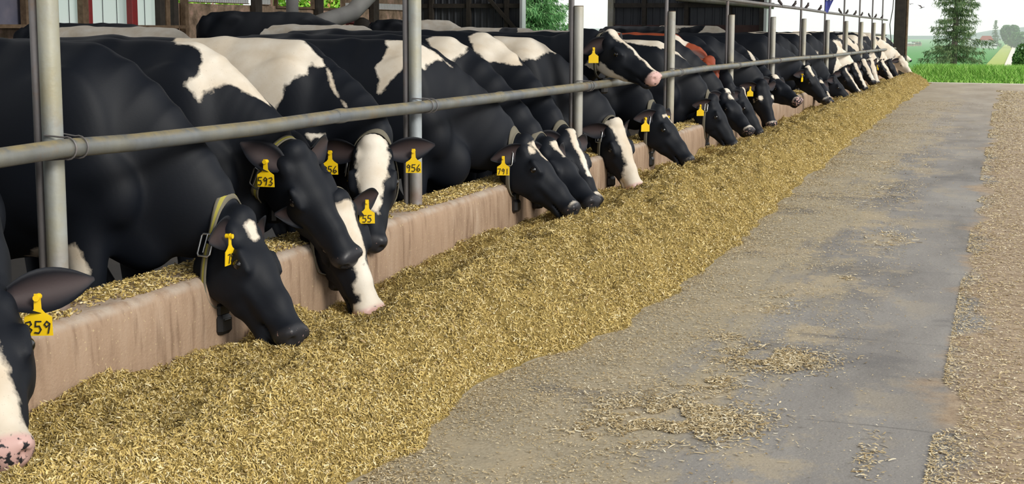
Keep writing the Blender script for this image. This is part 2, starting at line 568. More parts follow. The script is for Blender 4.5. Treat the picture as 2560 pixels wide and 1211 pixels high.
# ------------------------------------------------------------------ implicit-surface modeller for the animals
class Field:
    def __init__(s, lo, hi, h):
        s.lo, s.h = np.array(lo, float), h
        s.n = np.ceil((np.array(hi) - s.lo) / h).astype(int) + 1
        s.v = np.full(s.n, .4, np.float32)

    def _sub(s, lo, hi):
        a = np.clip(np.floor((np.array(lo) - s.lo) / s.h).astype(int), 0, s.n)
        b = np.clip(np.ceil((np.array(hi) - s.lo) / s.h).astype(int) + 1, 0, s.n)
        sl = tuple(slice(i, j) for i, j in zip(a, b))
        ax = [(s.lo[k] + s.h * np.arange(a[k], b[k])).astype(np.float32) for k in range(3)]
        return sl, ax[0][:, None, None], ax[1][None, :, None], ax[2][None, None, :]

    def _put(s, sl, d, k, cut=False):
        a = s.v[sl]
        if a.size == 0:
            return
        if cut:  # smooth subtraction
            h = np.clip(.5 - .5 * (a + d) / k, 0, 1)
            s.v[sl] = a * (1 - h) - d * h + k * h * (1 - h)
        else:
            h = np.clip(.5 + .5 * (a - d) / k, 0, 1)
            s.v[sl] = a * (1 - h) + d * h - k * h * (1 - h)

    def seg(s, p0, p1, w0, h0, w1, h1, up=(0, 0, 1), k=.05, cut=False):
        p0, p1 = np.array(p0, float), np.array(p1, float)
        L = np.linalg.norm(p1 - p0) + 1e-6
        ax = (p1 - p0) / L
        side = np.cross(ax, up)
        if np.linalg.norm(side) < .05:
            side = np.cross(ax, (1, 0, .01))
        side = unit(side)
        upv = np.cross(side, ax)
        R = max(w0, w1, h0, h1) + k + .06
        sl, x, y, z = s._sub(np.minimum(p0, p1) - R, np.maximum(p0, p1) + R)
        x, y, z = x - p0[0], y - p0[1], z - p0[2]
        a = x * ax[0] + y * ax[1] + z * ax[2]
        t = np.clip(a / L, 0, 1)
        e = a - t * L
        u = x * side[0] + y * side[1] + z * side[2]
        v = x * upv[0] + y * upv[1] + z * upv[2]
        w = w0 + (w1 - w0) * t
        hh = h0 + (h1 - h0) * t
        m = np.minimum(w, hh)
        k0 = np.sqrt((u / w) ** 2 + (v / hh) ** 2 + (e / m) ** 2)
        k1 = np.sqrt((u / w ** 2) ** 2 + (v / hh ** 2) ** 2 + (e / m ** 2) ** 2) + 1e-6
        d = np.where(k0 < 1e-3, -m, k0 * (k0 - 1) / k1)
        s._put(sl, d, k, cut)

    def ball(s, c, r, ax=None, k=.05, cut=False):
        c = np.array(c, float)
        r = np.array(r if np.ndim(r) else (r, r, r), float)
        A = np.eye(3) if ax is None else np.array(ax, float)
        R = r.max() + k + .06
        sl, x, y, z = s._sub(c - R, c + R)
        x, y, z = x - c[0], y - c[1], z - c[2]
        q = [x * A[i][0] + y * A[i][1] + z * A[i][2] for i in range(3)]
        k0 = np.sqrt(sum((q[i] / r[i]) ** 2 for i in range(3)))
        k1 = np.sqrt(sum((q[i] / r[i] ** 2) ** 2 for i in range(3))) + 1e-6
        s._put(sl, np.where(k0 < 1e-3, -r.min(), k0 * (k0 - 1) / k1), k, cut)

    def at(s, P):
        q = (np.atleast_2d(P) - s.lo) / s.h
        q = np.clip(q, 0, s.n - 1.001)
        i = q.astype(int)
        f = q - i
        o = 0
        for a in (0, 1):
            for b in (0, 1):
                for c in (0, 1):
                    o = o + s.v[i[:, 0] + a, i[:, 1] + b, i[:, 2] + c] * (f[:, 0] if a else 1 - f[:, 0]) * (f[:, 1] if b else 1 - f[:, 1]) * (f[:, 2] if c else 1 - f[:, 2])
        return o

    def march(s, o, d, t0, t1, step=None):
        """first surface hit on o + t d, else the closest approach"""
        t = np.arange(t0, t1, step or s.h * .6)
        P = o[None] + t[:, None] * d[None]
        v = s.at(P)
        inside = np.all((P > s.lo) & (P < s.lo + s.h * (s.n - 1)), 1)
        v = np.where(inside, v, 1.0)
        k = np.nonzero(v < 0)[0]
        return P[k[0]] if len(k) else P[np.argmin(v)]

    def nets(s):
        v = s.v
        neg = v < 0
        nx, ny, nz = v.shape
        c = np.zeros((nx - 1, ny - 1, nz - 1), np.int8)
        for a in (0, 1):
            for b in (0, 1):
                for d in (0, 1):
                    c += neg[a:nx - 1 + a, b:ny - 1 + b, d:nz - 1 + d]
        idx = np.argwhere((c > 0) & (c < 8))
        ids = np.full(c.shape, -1, np.int32)
        ids[tuple(idx.T)] = np.arange(len(idx))
        off = np.array([(a, b, d) for a in (0, 1) for b in (0, 1) for d in (0, 1)])
        cv = np.stack([v[idx[:, 0] + o[0], idx[:, 1] + o[1], idx[:, 2] + o[2]] for o in off], 1)
        acc = np.zeros((len(idx), 3))
        cnt = np.zeros(len(idx))
        for i in range(8):
            for j in range(i + 1, 8):
                if np.abs(off[i] - off[j]).sum() == 1:
                    m = (cv[:, i] < 0) != (cv[:, j] < 0)
                    tt = cv[m, i] / (cv[m, i] - cv[m, j])
                    acc[m] += off[i] + tt[:, None] * (off[j] - off[i])
                    cnt[m] += 1
        V = s.lo + s.h * (idx + acc / cnt[:, None])
        Q = []
        for ax in range(3):
            a = [slice(1, -1)] * 3
            b = [slice(1, -1)] * 3
            a[ax], b[ax] = slice(0, -1), slice(1, None)
            sa, sb = neg[tuple(a)], neg[tuple(b)]
            e = np.argwhere(sa != sb)
            o = np.ones(3, int)
            o[ax] = 0
            e = e + o
            u, w = (ax + 1) % 3, (ax + 2) % 3
            du, dw = np.eye(3, dtype=int)[u], np.eye(3, dtype=int)[w]
            q = np.stack([ids[tuple((e - x).T)] for x in (du + dw, dw, 0 * du, du)], 1)
            flip = ~neg[tuple(e.T)]
            q[flip] = q[flip][:, ::-1]
            Q.append(q)
        Q = np.concatenate(Q)
        return V, Q[(Q >= 0).all(1)]


def poly_sd(P, poly):
    """signed distance (inside positive) of 2-D points to a polygon"""
    poly = np.asarray(poly, float)
    d2 = np.full(len(P), 1e9)
    ins = np.zeros(len(P), bool)
    for i in range(len(poly)):
        a, b = poly[i], poly[(i + 1) % len(poly)]
        e = b - a
        t = np.clip(((P - a) @ e) / (e @ e + 1e-12), 0, 1)
        q = P - a - t[:, None] * e
        d2 = np.minimum(d2, (q * q).sum(1))
        c = ((a[1] > P[:, 1]) != (b[1] > P[:, 1])) & (P[:, 0] < (b[0] - a[0]) * (P[:, 1] - a[1]) / (b[1] - a[1] + 1e-12) + a[0])
        ins ^= c
    d = np.sqrt(d2)
    return np.where(ins, d, -d)


STROKES = {'0': [[(.3, 1), (.05, .75), (.05, .25), (.3, 0), (.55, .25), (.55, .75), (.3, 1)]], '1': [[(.3, 1), (.3, 0)]],
           '2': [[(.05, .8), (.3, 1), (.55, .75), (.05, 0), (.58, 0)]], '3': [[(.05, .9), (.4, 1), (.5, .75), (.25, .52), (.52, .28), (.35, 0), (.03, .08)]],
           '4': [[(.1, 1), (.06, .45), (.56, .45)], [(.46, 1), (.42, 0)]], '5': [[(.55, 1), (.12, 1), (.08, .58), (.4, .6), (.54, .3), (.35, 0), (.03, .06)]],
           '6': [[(.42, 1), (.12, .55), (.06, .2), (.28, 0), (.52, .2), (.38, .45), (.1, .3)]], '7': [[(.05, .98), (.55, 1), (.22, 0)]],
           '9': [[(.52, .8), (.28, 1), (.08, .75), (.25, .52), (.52, .78), (.46, .4), (.38, 0)]], '8': [[(.3, 1), (.08, .78), (.5, .25), (.3, 0), (.08, .22), (.5, .8), (.3, 1)]]}


def strokes_mesh(mb, text, org, R, U, N, hgt, thick):
    """hand-written figures as thin raised ribbons"""
    n = len(text)
    wid = hgt * .74
    for i, ch in enumerate(text):
        x0 = (i - (n - 1) / 2) * wid - .3 * hgt
        for st in STROKES.get(ch, []):
            for a, b in zip(st[:-1], st[1:]):
                pa = np.array(org) + R * (x0 + a[0] * hgt) + U * ((a[1] - .5) * hgt)
                pb = np.array(org) + R * (x0 + b[0] * hgt) + U * ((b[1] - .5) * hgt)
                d = unit(pb - pa)
                s_ = np.cross(N, d) * thick
                e = d * thick * .7
                V = [pa - e - s_, pa - e + s_, pb + e + s_, pb + e - s_]
                mb.add(V + [v + N * .0012 for v in V], [(0, 1, 2, 3), (7, 6, 5, 4), (0, 4, 5, 1), (1, 5, 6, 2), (2, 6, 7, 3), (3, 7, 4, 0)])


def ear_tag(parent, base, down, nrm, text, sc=1.0):
    down, nrm = unit(down), unit(np.array(nrm) - unit(down) * (np.array(nrm) @ unit(down)))
    U = -down
    R = np.cross(U, nrm)
    ol = [(-.008, .012), (.008, .012), (.010, -.030), (.018, -.040), (.036, -.052), (.037, -.103), (-.037, -.103), (-.036, -.052), (-.018, -.040), (-.010, -.030)]
    n = len(ol)
    bend = lambda b: nrm * (-.10 * max(0, -b) ** 1.5)
    V = []
    for off in (.0015, -.0015):
        V += [np.array(base) + R * a * sc + U * b * sc + nrm * off + bend(b) for a, b in ol]
    F = [tuple(range(n - 1, -1, -1)), tuple(range(n, 2 * n))] + [(i, (i + 1) % n, n + (i + 1) % n, n + i) for i in range(n)]
    mb = MB().add
    b_ = MB()
    b_.add(V, F)
    b_.tube([np.array(base) + nrm * .012 + U * .002, np.array(base) - nrm * .016 + U * .002], .009, 10)
    o = b_.build('ear_tag', M['yellow'], parent)
    if text:
        w_ = MB()
        strokes_mesh(w_, text, np.array(base) + U * (-.079 * sc) + nrm * .004 + bend(-.08), R, U, nrm, .032 * sc, .0018 * sc)
        w_.build('tag_number', M['ink'], o)
    return o


def rand_pattern(V, seed, thr):
    r = np.random.default_rng(seed)
    f = 0
    for k in range(9):
        w = r.normal(0, 2.6 + .55 * k, 3) * (1, 1.2, 1)
        f = f + np.sin(V @ w + r.uniform(0, 6.28)) / (1 + .35 * k)
    return f * .07 - thr


def build_cow(label, W, yaw, P, Mz, h=.012, pats=(), hpats=(), base=-1.0, rand=None, roll=0.0, dors=None, nose_pink=0.0, headmarks=(),
              tags=(), collar=None, mat='coat', ears=((0, 0, 0), (0, 0, 0)), tongue=False, floor_z=-.2, group=None, eyes=True, wide=1.0, legs_fw=0.0, mouth_open=0.0, cat='cow', earlen=.195, name='dairy_cow', loc_only=None, neck_sag=0.0):
    """W withers top, P poll, Mz nose tip (world); yaw of the trunk"""
    W, P, Mz = (np.array(v, float) for v in (W, P, Mz))
    sc = float(np.clip((W[2] - floor_z) / 1.40, .90, 1.08))
    O = np.array([W[0], W[1], floor_z])
    c_, s_ = math.cos(yaw), math.sin(yaw)
    A = np.array([[c_, s_, 0], [-s_, c_, 0], [0, 0, 1.0]])       # world -> local rotation
    loc = lambda p: A @ (np.asarray(p, float) - O) / sc
    ldir = lambda d: A @ np.asarray(d, float)
    p, m = loc(P), loc(Mz)
    f = unit(m - p)
    hs = np.linalg.norm(m - p) / .52
    ref = ldir(dors) if dors is not None else np.array([.72, 0, .69])
    u = unit(ref - f * (ref @ f))
    s = np.cross(u, f)
    if roll:
        u, s = u * math.cos(roll) + s * math.sin(roll), s * math.cos(roll) - u * math.sin(roll)
    H = lambda a, b, c: p + (f * a + s * b + u * c) * hs          # head coordinates
    HA = np.array([f, s, u])
    # ---- neck course
    c0 = np.array([.03, 0, 1.03])
    c3 = H(-.050, 0, -.175)
    mid = (c0 + c3) / 2 + np.array([0.05, 0, .05 - neck_sag])
    nk = []
    for t in np.linspace(0, 1, 7):
        q = c0 * (1 - t) ** 2 + 2 * mid * t * (1 - t) + c3 * t * t
        hh = np.interp(t, [0, .3, .6, .85, 1], [.335, .265, .210, .172, .150])
        ww = np.interp(t, [0, .3, .6, .85, 1], [.165, .135, .110, .092, .085])
        nk.append((q, ww, hh))
    lo = np.array([-1.80, -.42, -.02])
    hi = np.array([.45, .42, 1.62])
    hp = np.stack([H(-.1, b, c) for b in (-.16, .16) for c in (-.3, .1)] + [H(.58, b, c) for b in (-.14, .14) for c in (-.2, .08)])
    lo = np.minimum(lo, hp.min(0) - .02)
    hi = np.maximum(hi, hp.max(0) + .02)
    F = Field(lo, hi, h)
    w = wide
    # ---- trunk
    st = [(.04, 1.00, .24, .385), (-.20, .985, .285, .40), (-.50, .965, .335, .42), (-.85, .985, .345, .415), (-1.12, 1.10, .30, .315), (-1.42, 1.14, .215, .235)]
    for a, b in zip(st[:-1], st[1:]):
        F.seg((a[0], 0, a[1]), (b[0], 0, b[1]), a[2] * w, a[3], b[2] * w, b[3], k=.05)
    F.seg((.0, 0, 1.325), (-.40, 0, 1.345), .055, .07, .06, .06, k=.08)      # withers
    F.seg((-.40, 0, 1.35), (-1.40, 0, 1.36), .05, .045, .06, .05, k=.07)     # spine
    for y in (-1, 1):
        F.ball((-1.10, .215 * y * w, 1.300), (.12, .065, .065), k=.12)          # hooks
        F.ball((-1.49, .11 * y, 1.26), (.07, .055, .055), k=.08)               # pins
        F.ball((.00, .190 * y * w, 1.00), (.15, .065, .30), k=.13)           # shoulder blade
        F.ball((.17, .15 * y, .86), (.11, .09, .13), k=.07)                  # point of shoulder
        F.ball((-1.22, .22 * y * w, .93), (.21, .12, .30), k=.08)            # thigh
        fx = legs_fw * y
        F.seg((.06, .17 * y, .80), (.07 + fx * .5, .17 * y, .42), .075, .10, .052, .056, up=(1, 0, 0), k=.05)
        F.ball((.075 + fx * .5, .17 * y, .40), (.058, .055, .065), k=.03)
        F.seg((.07 + fx * .5, .17 * y, .40), (.065 + fx, .17 * y, .13), .042, .046, .036, .040, up=(1, 0, 0), k=.03)
        F.seg((.065 + fx, .17 * y, .13), (.10 + fx, .17 * y, .045), .045, .048, .058, .052, up=(1, 0, 0), k=.02)
        F.seg((-1.15, .20 * y, .86), (-1.05, .21 * y, .66), .12, .14, .085, .10, up=(1, 0, 0), k=.06)
        F.seg((-1.05, .21 * y, .66), (-1.40, .20 * y, .47), .075, .09, .045, .055, up=(0, 0, 1), k=.04)
        F.seg((-1.40, .20 * y, .47), (-1.36, .20 * y, .13), .045, .052, .038, .044, up=(1, 0, 0), k=.03)
        F.seg((-1.36, .20 * y, .13), (-1.31, .20 * y, .045), .045, .05, .058, .052, up=(1, 0, 0), k=.02)
    F.ball((.20, 0, .70), (.15, .10, .16), k=.09)                            # brisket
    F.ball((-1.02, 0, .58), (.24, .19, .17), k=.06)                          # udder
    tl = [(-1.54, 0, 1.33), (-1.62, 0, 1.20), (-1.645, 0, .90), (-1.65, 0, .62), (-1.65, 0, .40)]
    for a, b, r0, r1 in zip(tl[:-1], tl[1:], (.035, .028, .022, .05), (.028, .022, .022, .03)):
        F.seg(a, b, r0, r0, r1, r1, up=(0, 1, 0), k=.03)
    # ---- neck
    for a, b in zip(nk[:-1], nk[1:]):
        ax = unit(b[0] - a[0])
        F.seg(a[0], b[0], a[1], a[2], b[1], b[2], up=(0, 0, 1) if abs(ax[2]) < .93 else (1, 0, 0), k=.05)
    q0, q1 = nk[1][0] - np.array([0, 0, nk[1][2] * .95]), nk[4][0] - np.array([0, 0, nk[4][2] * .9])
    F.seg(q0 + [.03, 0, .02], q1 + [-.02, 0, .03], .035, .09, .03, .05, k=.07)   # dewlap fold
    # ---- head
    g = hs
    S_ = lambda a, b, w0, h0, w1, h1, k=.03, cut=False: F.seg(H(*a), H(*b), w0 * g, h0 * g, w1 * g, h1 * g, up=u, k=k, cut=cut)
    B_ = lambda c, r, k=.025, cut=False: F.ball(H(*c), np.array(r) * g, HA, k=k, cut=cut)
    S_((.02, 0, -.100), (.20, 0, -.105), .086, .100, .094, .105, .04)
    S_((.20, 0, -.105), (.36, 0, -.086), .090, .103, .057, .080, .03)
    S_((.36, 0, -.086), (.475, 0, -.068), .056, .078, .060, .060, .03)
    for y in (-1, 1):
        S_((.08, .056 * y, -.205), (.30, .036 * y, -.170), .034, .072, .028, .046, .045)
        B_((.150, .070 * y, -.155), (.11, .034, .105), .045)
        B_((.185, .083 * y, -.063), (.050, .029, .034), .028)                # orbit
        B_((.492, .040 * y, -.040), (.026, .026, .028), .018)                # nostril wing
        B_((.05, .070 * y, -.055), (.035, .024, .030), .03)                   # ear root
        S_((.145, .104 * y, -.040), (.225, .098 * y, -.044), .012, .012, .010, .010, .016)   # brow
        S_((.24, .066 * y, -.105), (.40, .046 * y, -.090), .014, .012, .010, .010, .03)      # cheek ridge
    lip = .03 * mouth_open
    S_((.27, 0, -.172), (.445, 0, -.124 - lip), .048, .046, .046, .030, .03)
    B_((.460, 0, -.136 - lip), (.042, .050, .026), .018)
    B_((.478, 0, -.066), (.044, .067, .056), .02)                            # muzzle
    B_((.505, 0, -.062), (.018, .045, .034), .015)
    B_((.0, 0, -.022), (.045, .052, .040), .03)                              # poll
    if h <= .0125:
        for y in (-1, 1):
            B_((.520, .040 * y, -.044), (.016, .011, .016), .008, True)      # nostril
            B_((.186, .121 * y, -.066), (.018, .012, .012), .008, True)      # eye slit
        S_((.41, .062, -.116), (.535, .02, -.114), .03, .005, .03, .005, .006, True)
        S_((.41, -.062, -.116), (.535, -.02, -.114), .03, .005, .03, .005, .006, True)
    V, Q = F.nets()
    # ---- ears
    tint = np.zeros(len(V))
    eV, eF, eT, earbase = [], [], [], []
    nb = len(V)
    for k_, y in enumerate((1, -1)):                                         # left, right
        da, db, dc = ears[k_]
        e = unit(ldir(dc)) if da == 'w' else unit(f * (-.22 + da) + s * y * (1.0 + db) + u * (-.30 + dc))
        n_ = unit(u * .70 + f * .55 + np.array([0, 0, .05]))
        n_ = unit(n_ - e * (n_ @ e))
        wv = np.cross(n_, e)
        b0 = H(.035, .080 * y, -.052)
        L = earlen * g
        ni, nj = 12, 9
        idx = {}
        for side in (0, 1):
            for i in range(ni):
                tt = i / (ni - 1)
                wd = .066 * g * max(.02, math.sin(math.pi * min(1.0, .13 + .87 * tt)) ** .75) * (1.12 - .25 * tt)
                if i == ni - 1: wd = .006 * g
                for j in range(nj):
                    v = -1 + 2 * j / (nj - 1)
                    cup = .62 - .35 * tt
                    pp = b0 + e * L * tt + wv * wd * v * (1 - .2 * cup) + n_ * (cup * wd * v * v - .35 * wd * cup) + n_ * (-.02 * tt * tt)
                    pp = pp + n_ * (.005 if side == 0 else -.006) * (1 - .75 * v * v)
                    idx[side, i, j] = nb + len(eV)
                    eV.append(pp)
                    eT.append((.9 * max(0.0, 1 - (abs(v) / .8) ** 2) * (1 if .04 < tt < .92 else .3)) if side == 0 else 0.0)
        for i in range(ni - 1):
            for j in range(nj - 1):
                q_ = [idx[0, i, j], idx[0, i, j + 1], idx[0, i + 1, j + 1], idx[0, i + 1, j]]
                r_ = [idx[1, i, j], idx[1, i + 1, j], idx[1, i + 1, j + 1], idx[1, i, j + 1]]
                eF += [q_[::-1], r_[::-1]] if y > 0 else [q_, r_]
            for j in (0, nj - 1):
                eF.append([idx[0, i, j], idx[0, i + 1, j], idx[1, i + 1, j], idx[1, i, j]])
        earbase.append((b0, e, n_, wv, L))
    # ---- coat
    Vall = np.concatenate([V, np.array(eV)])
    rel = (Vall - p) / hs
    hf, hs_, hu = rel @ f, rel @ s, rel @ u
    onhead = (hf > -.035) & (np.linalg.norm(rel, axis=1) < .62) & (hu < .12) & (hu > -.30) & (np.abs(hs_) < .14)
    coat = np.full(len(Vall), float(base) * .3)
    if rand:
        coat = np.where(onhead, coat, rand_pattern(Vall, *rand))
    unwrap = lambda X_: np.stack([X_[:, 0], -np.arctan2(X_[:, 1], X_[:, 2] - .93) * .42], 1)
    hun = lambda a, b, c: np.stack([a, np.arctan2(b, c + .10) * .10], 1)
    camL = loc(CAM)
    def anchor(px):
        out = []
        for x, y in px:
            d = unit(ldir(ray(x, y)))
            t0 = np.linalg.norm(loc(W) - camL)
            out.append(F.march(camL, d, max(.1, t0 - 2.3), t0 + 2.3))
        return np.array(out)
    body = unwrap(Vall)
    hd = hun(hf, hs_, hu)
    for kind, px in pats:
        d = poly_sd(body, unwrap(anchor(px)))
        d = np.where(onhead, -1, d)
        coat = np.maximum(coat, d) if kind == 'w' else np.minimum(coat, -d)
    for kind, px in hpats:
        a = (anchor(px) - p) / hs
        d = poly_sd(hd, hun(a @ f, a @ s, a @ u))
        d = np.where(onhead, d, -1)
        coat = np.maximum(coat, d) if kind == 'w' else np.minimum(coat, -d)
    for mk in headmarks:
        if mk[0] == 'blaze':       # f0, f1, half widths at start, end
            _, f0, f1, w0, w1 = mk
            tt = np.clip((hf - f0) / (f1 - f0), 0, 1)
            d = np.minimum.reduce([w0 + (w1 - w0) * tt - np.abs(hs_), hf - f0, f1 - hf, hu + .085])
        elif mk[0] == 'spot':      # f, s, radius
            d = np.minimum(mk[3] - np.hypot(hf - mk[1], hs_ - mk[2]), hu + .13)
        elif mk[0] == 'muzzle':
            d = np.minimum(hf - mk[1], hu + mk[2])
        elif mk[0] == 'jaw':
            d = np.minimum(mk[1] - hu, hf - .02)
        elif mk[0] == 'chin':       # f0, f1, u limit
            d = np.minimum.reduce([mk[3] - hu, hf - mk[1], mk[2] - hf])
        d = np.where(onhead, d, -1)
        coat = np.maximum(coat, d)
    earmask = np.arange(len(Vall)) >= nb
    coat[earmask] = -.3
    nose = np.clip((hf - .466) / .018, 0, 1) * np.clip((hu + .120) / .012, 0, 1) * onhead
    nose[earmask] = 0
    tint = np.concatenate([tint, np.array(eT)])
    me = raw_mesh(name, Vall, np.concatenate([Q, np.array(eF)]))
    for nm, arr in (('coat', coat), ('nose', nose), ('tint', tint), ('pink', np.full(len(Vall), nose_pink))):
        a = me.attributes.new(nm, 'FLOAT', 'POINT')
        a.data.foreach_set('value', arr.astype(np.float32))
    o = link(name, me, M[mat])
    o.location = O
    o.rotation_euler = (0, 0, yaw)
    o.scale = (sc, sc, sc)
    tag(o, label, cat, group)
    # ---- eyes
    if eyes:
        for y in (1, -1):
            b_ = MB()
            c = H(.186, .098 * y, -.066)
            n = 12
            VV = [c + .0235 * g * (f * math.cos(a) * math.sin(b) + u * math.sin(a) * math.sin(b) + s * math.cos(b)) for b in np.linspace(.01, math.pi - .01, 9) for a in np.linspace(0, 2 * math.pi, n, False)]
            FF = [(i * n + j, i * n + (j + 1) % n, (i + 1) * n + (j + 1) % n, (i + 1) * n + j) for i in range(8) for j in range(n)]
            b_.add(VV, FF, True)
            b_.build('eye', M['eye'], o)
    # ---- tags
    for tg in tags:
        side, text, tn = tg[0], tg[1], tg[2]
        b0, e, n_, wv, L = earbase[side]
        tt = tg[3] if len(tg) > 3 else .45
        pos = b0 + e * L * tt + n_ * (.006 - .02 * tt * tt)
        nn = ldir(tn) if tn is not None else n_
        low = wv * (.025 if wv[2] < 0 else -.025)
        ear_tag(o, pos + unit(nn) * .026 + low * .5, tg[4] if len(tg) > 4 else (0, 0, -1), nn, text)
    # ---- collar
    if collar:
        grav, buckle_ang, drop = collar[0], collar[1], collar[2]
        dn = unit(-u * (1 - grav) + np.array([0, 0, -1.0]) * grav + ldir((1, 0, 0)) * .10)
        dn = unit(dn - s * (dn @ s))
        ctr = H(-.082, 0, -.035) + dn * .145 * hs
        upv, sd = -dn, s
        ax = np.cross(sd, upv)
        ang = np.linspace(0, 2 * math.pi, 72, False)                         # 0 = crest, pi = throat; pi/2 = left
        offs = (-.0135, -.007, 0, .007, .0135)
        RR = []
        for off in offs:
            rr = []
            for a in ang:
                d = upv * math.cos(a) + sd * math.sin(a)
                ts = np.arange(.01, .30, F.h * .5)
                v = F.at(ctr + ax * off + ts[:, None] * d)
                kx = np.nonzero(v > 0)[0]
                q_ = ts[kx[0]] if len(kx) else .17
                rr.append(min(q_, .172 * hs) if math.cos(a) > .55 else q_)
            RR.append(rr)
        wrap = lambda q, k: np.concatenate([q[-k:], q, q[:k]])
        sm = lambda q, k: np.convolve(wrap(q, k), np.ones(2 * k + 1) / (2 * k + 1), 'valid')
        RR = [sm(np.maximum(sm(np.array(q), 4), np.array(q)), 2) for q in RR]
        low = np.exp(-((ang - math.pi) / .55) ** 2)
        rows = [ctr + ax * off + (rr + .006 + drop * low)[:, None] * (np.cos(ang)[:, None] * upv + np.sin(ang)[:, None] * sd) for off, rr in zip(offs, RR)]
        n = len(ang)
        VV = [v for r_ in rows for v in r_]
        FF = [(i * n + j, i * n + (j + 1) % n, (i + 1) * n + (j + 1) % n, (i + 1) * n + j) for i in range(4) for j in range(n)]
        cm = raw_mesh('collar', VV, FF)
        at_ = cm.attributes.new('strap', 'FLOAT', 'POINT')
        at_.data.foreach_set('value', np.repeat([-1, -.5, 0, .5, 1] if len(collar) > 3 else [1, 1, 1, 1, 1], n).astype(np.float32))
        co = link('collar', cm, M['strap'], o)
        so = co.modifiers.new('thick', 'SOLIDIFY')
        so.thickness = .005
        so.offset = 1
        mid_ = np.array(rows[2])
        bj = int(round(buckle_ang / (2 * math.pi) * n)) % n
        bp, bd = mid_[bj], unit(mid_[(bj + 1) % n] - mid_[bj - 1])
        out = unit(np.cross(ax, bd)) * (1 if np.cross(ax, bd) @ (bp - ctr) > 0 else -1)
        bp = bp + out * .008
        fr = [bp + ax * a + bd * b for a, b in ((-.028, -.034), (-.022, -.042), (.022, -.042), (.028, -.034), (.028, .034), (.022, .042), (-.022, .042), (-.028, .034), (-.028, -.034), (-.022, -.042))]
        mb = MB().tube(fr, .0038, 8, cap=False)
        mb.tube([bp + bd * .04 + out * .004, bp - bd * .03 + out * .006], .003, 6)
        mb.build('buckle', M['metal'], co)
        tp = mid_[n // 2]
        b_ = MB()
        dn = np.array([0, 0, -1.0])
        X_ = unit(ax - dn * (ax @ dn))
        Y_ = np.cross(dn, X_)
        MX = Matrix(((X_[0], Y_[0], dn[0], tp[0]), (X_[1], Y_[1], dn[1], tp[1]), (X_[2], Y_[2], dn[2], tp[2]), (0, 0, 0, 1)))
        b_.box((-.024, -.034, -.012), (.024, .034, .036), .008, MX)
        b_.box((-.034, -.040, .030), (.034, .040, .105), .014, MX)
        b_.box((-.036, -.022, .045), (.036, .022, .055), .004, MX)
        b_.build('transponder', M['black'], co)
    if tongue:
        b_ = MB()
        c = H(.500, .012, -.120)
        n = 12
        VV = [c + (f * .040 * math.cos(a) * math.sin(b) + s * .026 * math.sin(a) * math.sin(b) + u * (.011 * math.cos(b))) * g for b in np.linspace(.02, math.pi - .02, 9) for a in np.linspace(0, 2 * math.pi, n, False)]
        FF = [(i * n + j, i * n + (j + 1) % n, (i + 1) * n + (j + 1) % n, (i + 1) * n + j) for i in range(8) for j in range(n)]
        b_.add(VV, FF, True)
        b_.build('tongue', M['tongue'], o)
    return o, H
# ------------------------------------------------------------------ the setting
XC, XP, ZC, ZCOW = -2.733, -2.864, .354, -.20
Y1, SP = 3.378, 2.76
END = 37.2

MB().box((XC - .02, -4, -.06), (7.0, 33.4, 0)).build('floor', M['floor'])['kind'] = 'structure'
MB().box((-17.9, -4, ZCOW - .08), (-2.98, END, ZCOW)).build('floor', M['manure'])['kind'] = 'structure'
MB().box((-12.8, -4, ZCOW - .05), (-6.4, END - .3, 0.0)).build('floor', M['manure'])['kind'] = 'structure'


def curb():
    sec = [(XC, -.05), (XC, .04), (XC + .002, .20), (XC - .001, .30), (XC - .010, .335), (XC - .028, .350), (XC - .06, .354), (XC - .22, .352), (XC - .25, .340), (XC - .262, .31), (XC - .264, 0), (XC - .264, -.21)]
    ys = np.concatenate([np.arange(.5, 12, .06), np.arange(12, 34, .25), [36.9]])
    V = []
    for y in ys:
        for k, (a, b) in enumerate(sec):
            n = .0025 * fbm(np.array([y + k * .13]), np.array([b * 3]), 2.2, 3, 4)[0]
            V.append((a + n, y, b + (n * .8 if b > .2 else 0)))
    n = len(sec)
    Q = [(i * n + j, (i + 1) * n + j, (i + 1) * n + j + 1, i * n + j + 1) for i in range(len(ys) - 1) for j in range(n - 1)]
    o = link('feed_curb', raw_mesh('feed_curb', V, np.array(Q)[:, ::-1]), M['curb'])
    return tag(o, 'low concrete curb with stained pinkish brown face running between cows and feed', 'curb')


curb()

# ------------------------------------------------------------------ posts and rail
ORD = ['first and nearest', 'second', 'third', 'fourth', 'fifth', 'sixth', 'seventh', 'eighth', 'ninth', 'tenth', 'eleventh', 'twelfth']


rp = [(-60, 404), (0, 395), (150, 372), (330, 357), (640, 321), (850, 290), (1030, 270), (1250, 243), (1450, 218), (1560, 204), (1680, 184), (1760, 172), (1850, 163), (1932, 153), (1985, 147), (2068, 141), (2150, 131), (2238, 121)]
rail_pts = [onX(x, y, -2.785) for x, y in rp]
rail_z = lambda y: float(np.interp(y, [p[1] for p in rail_pts], [p[2] for p in rail_pts]))


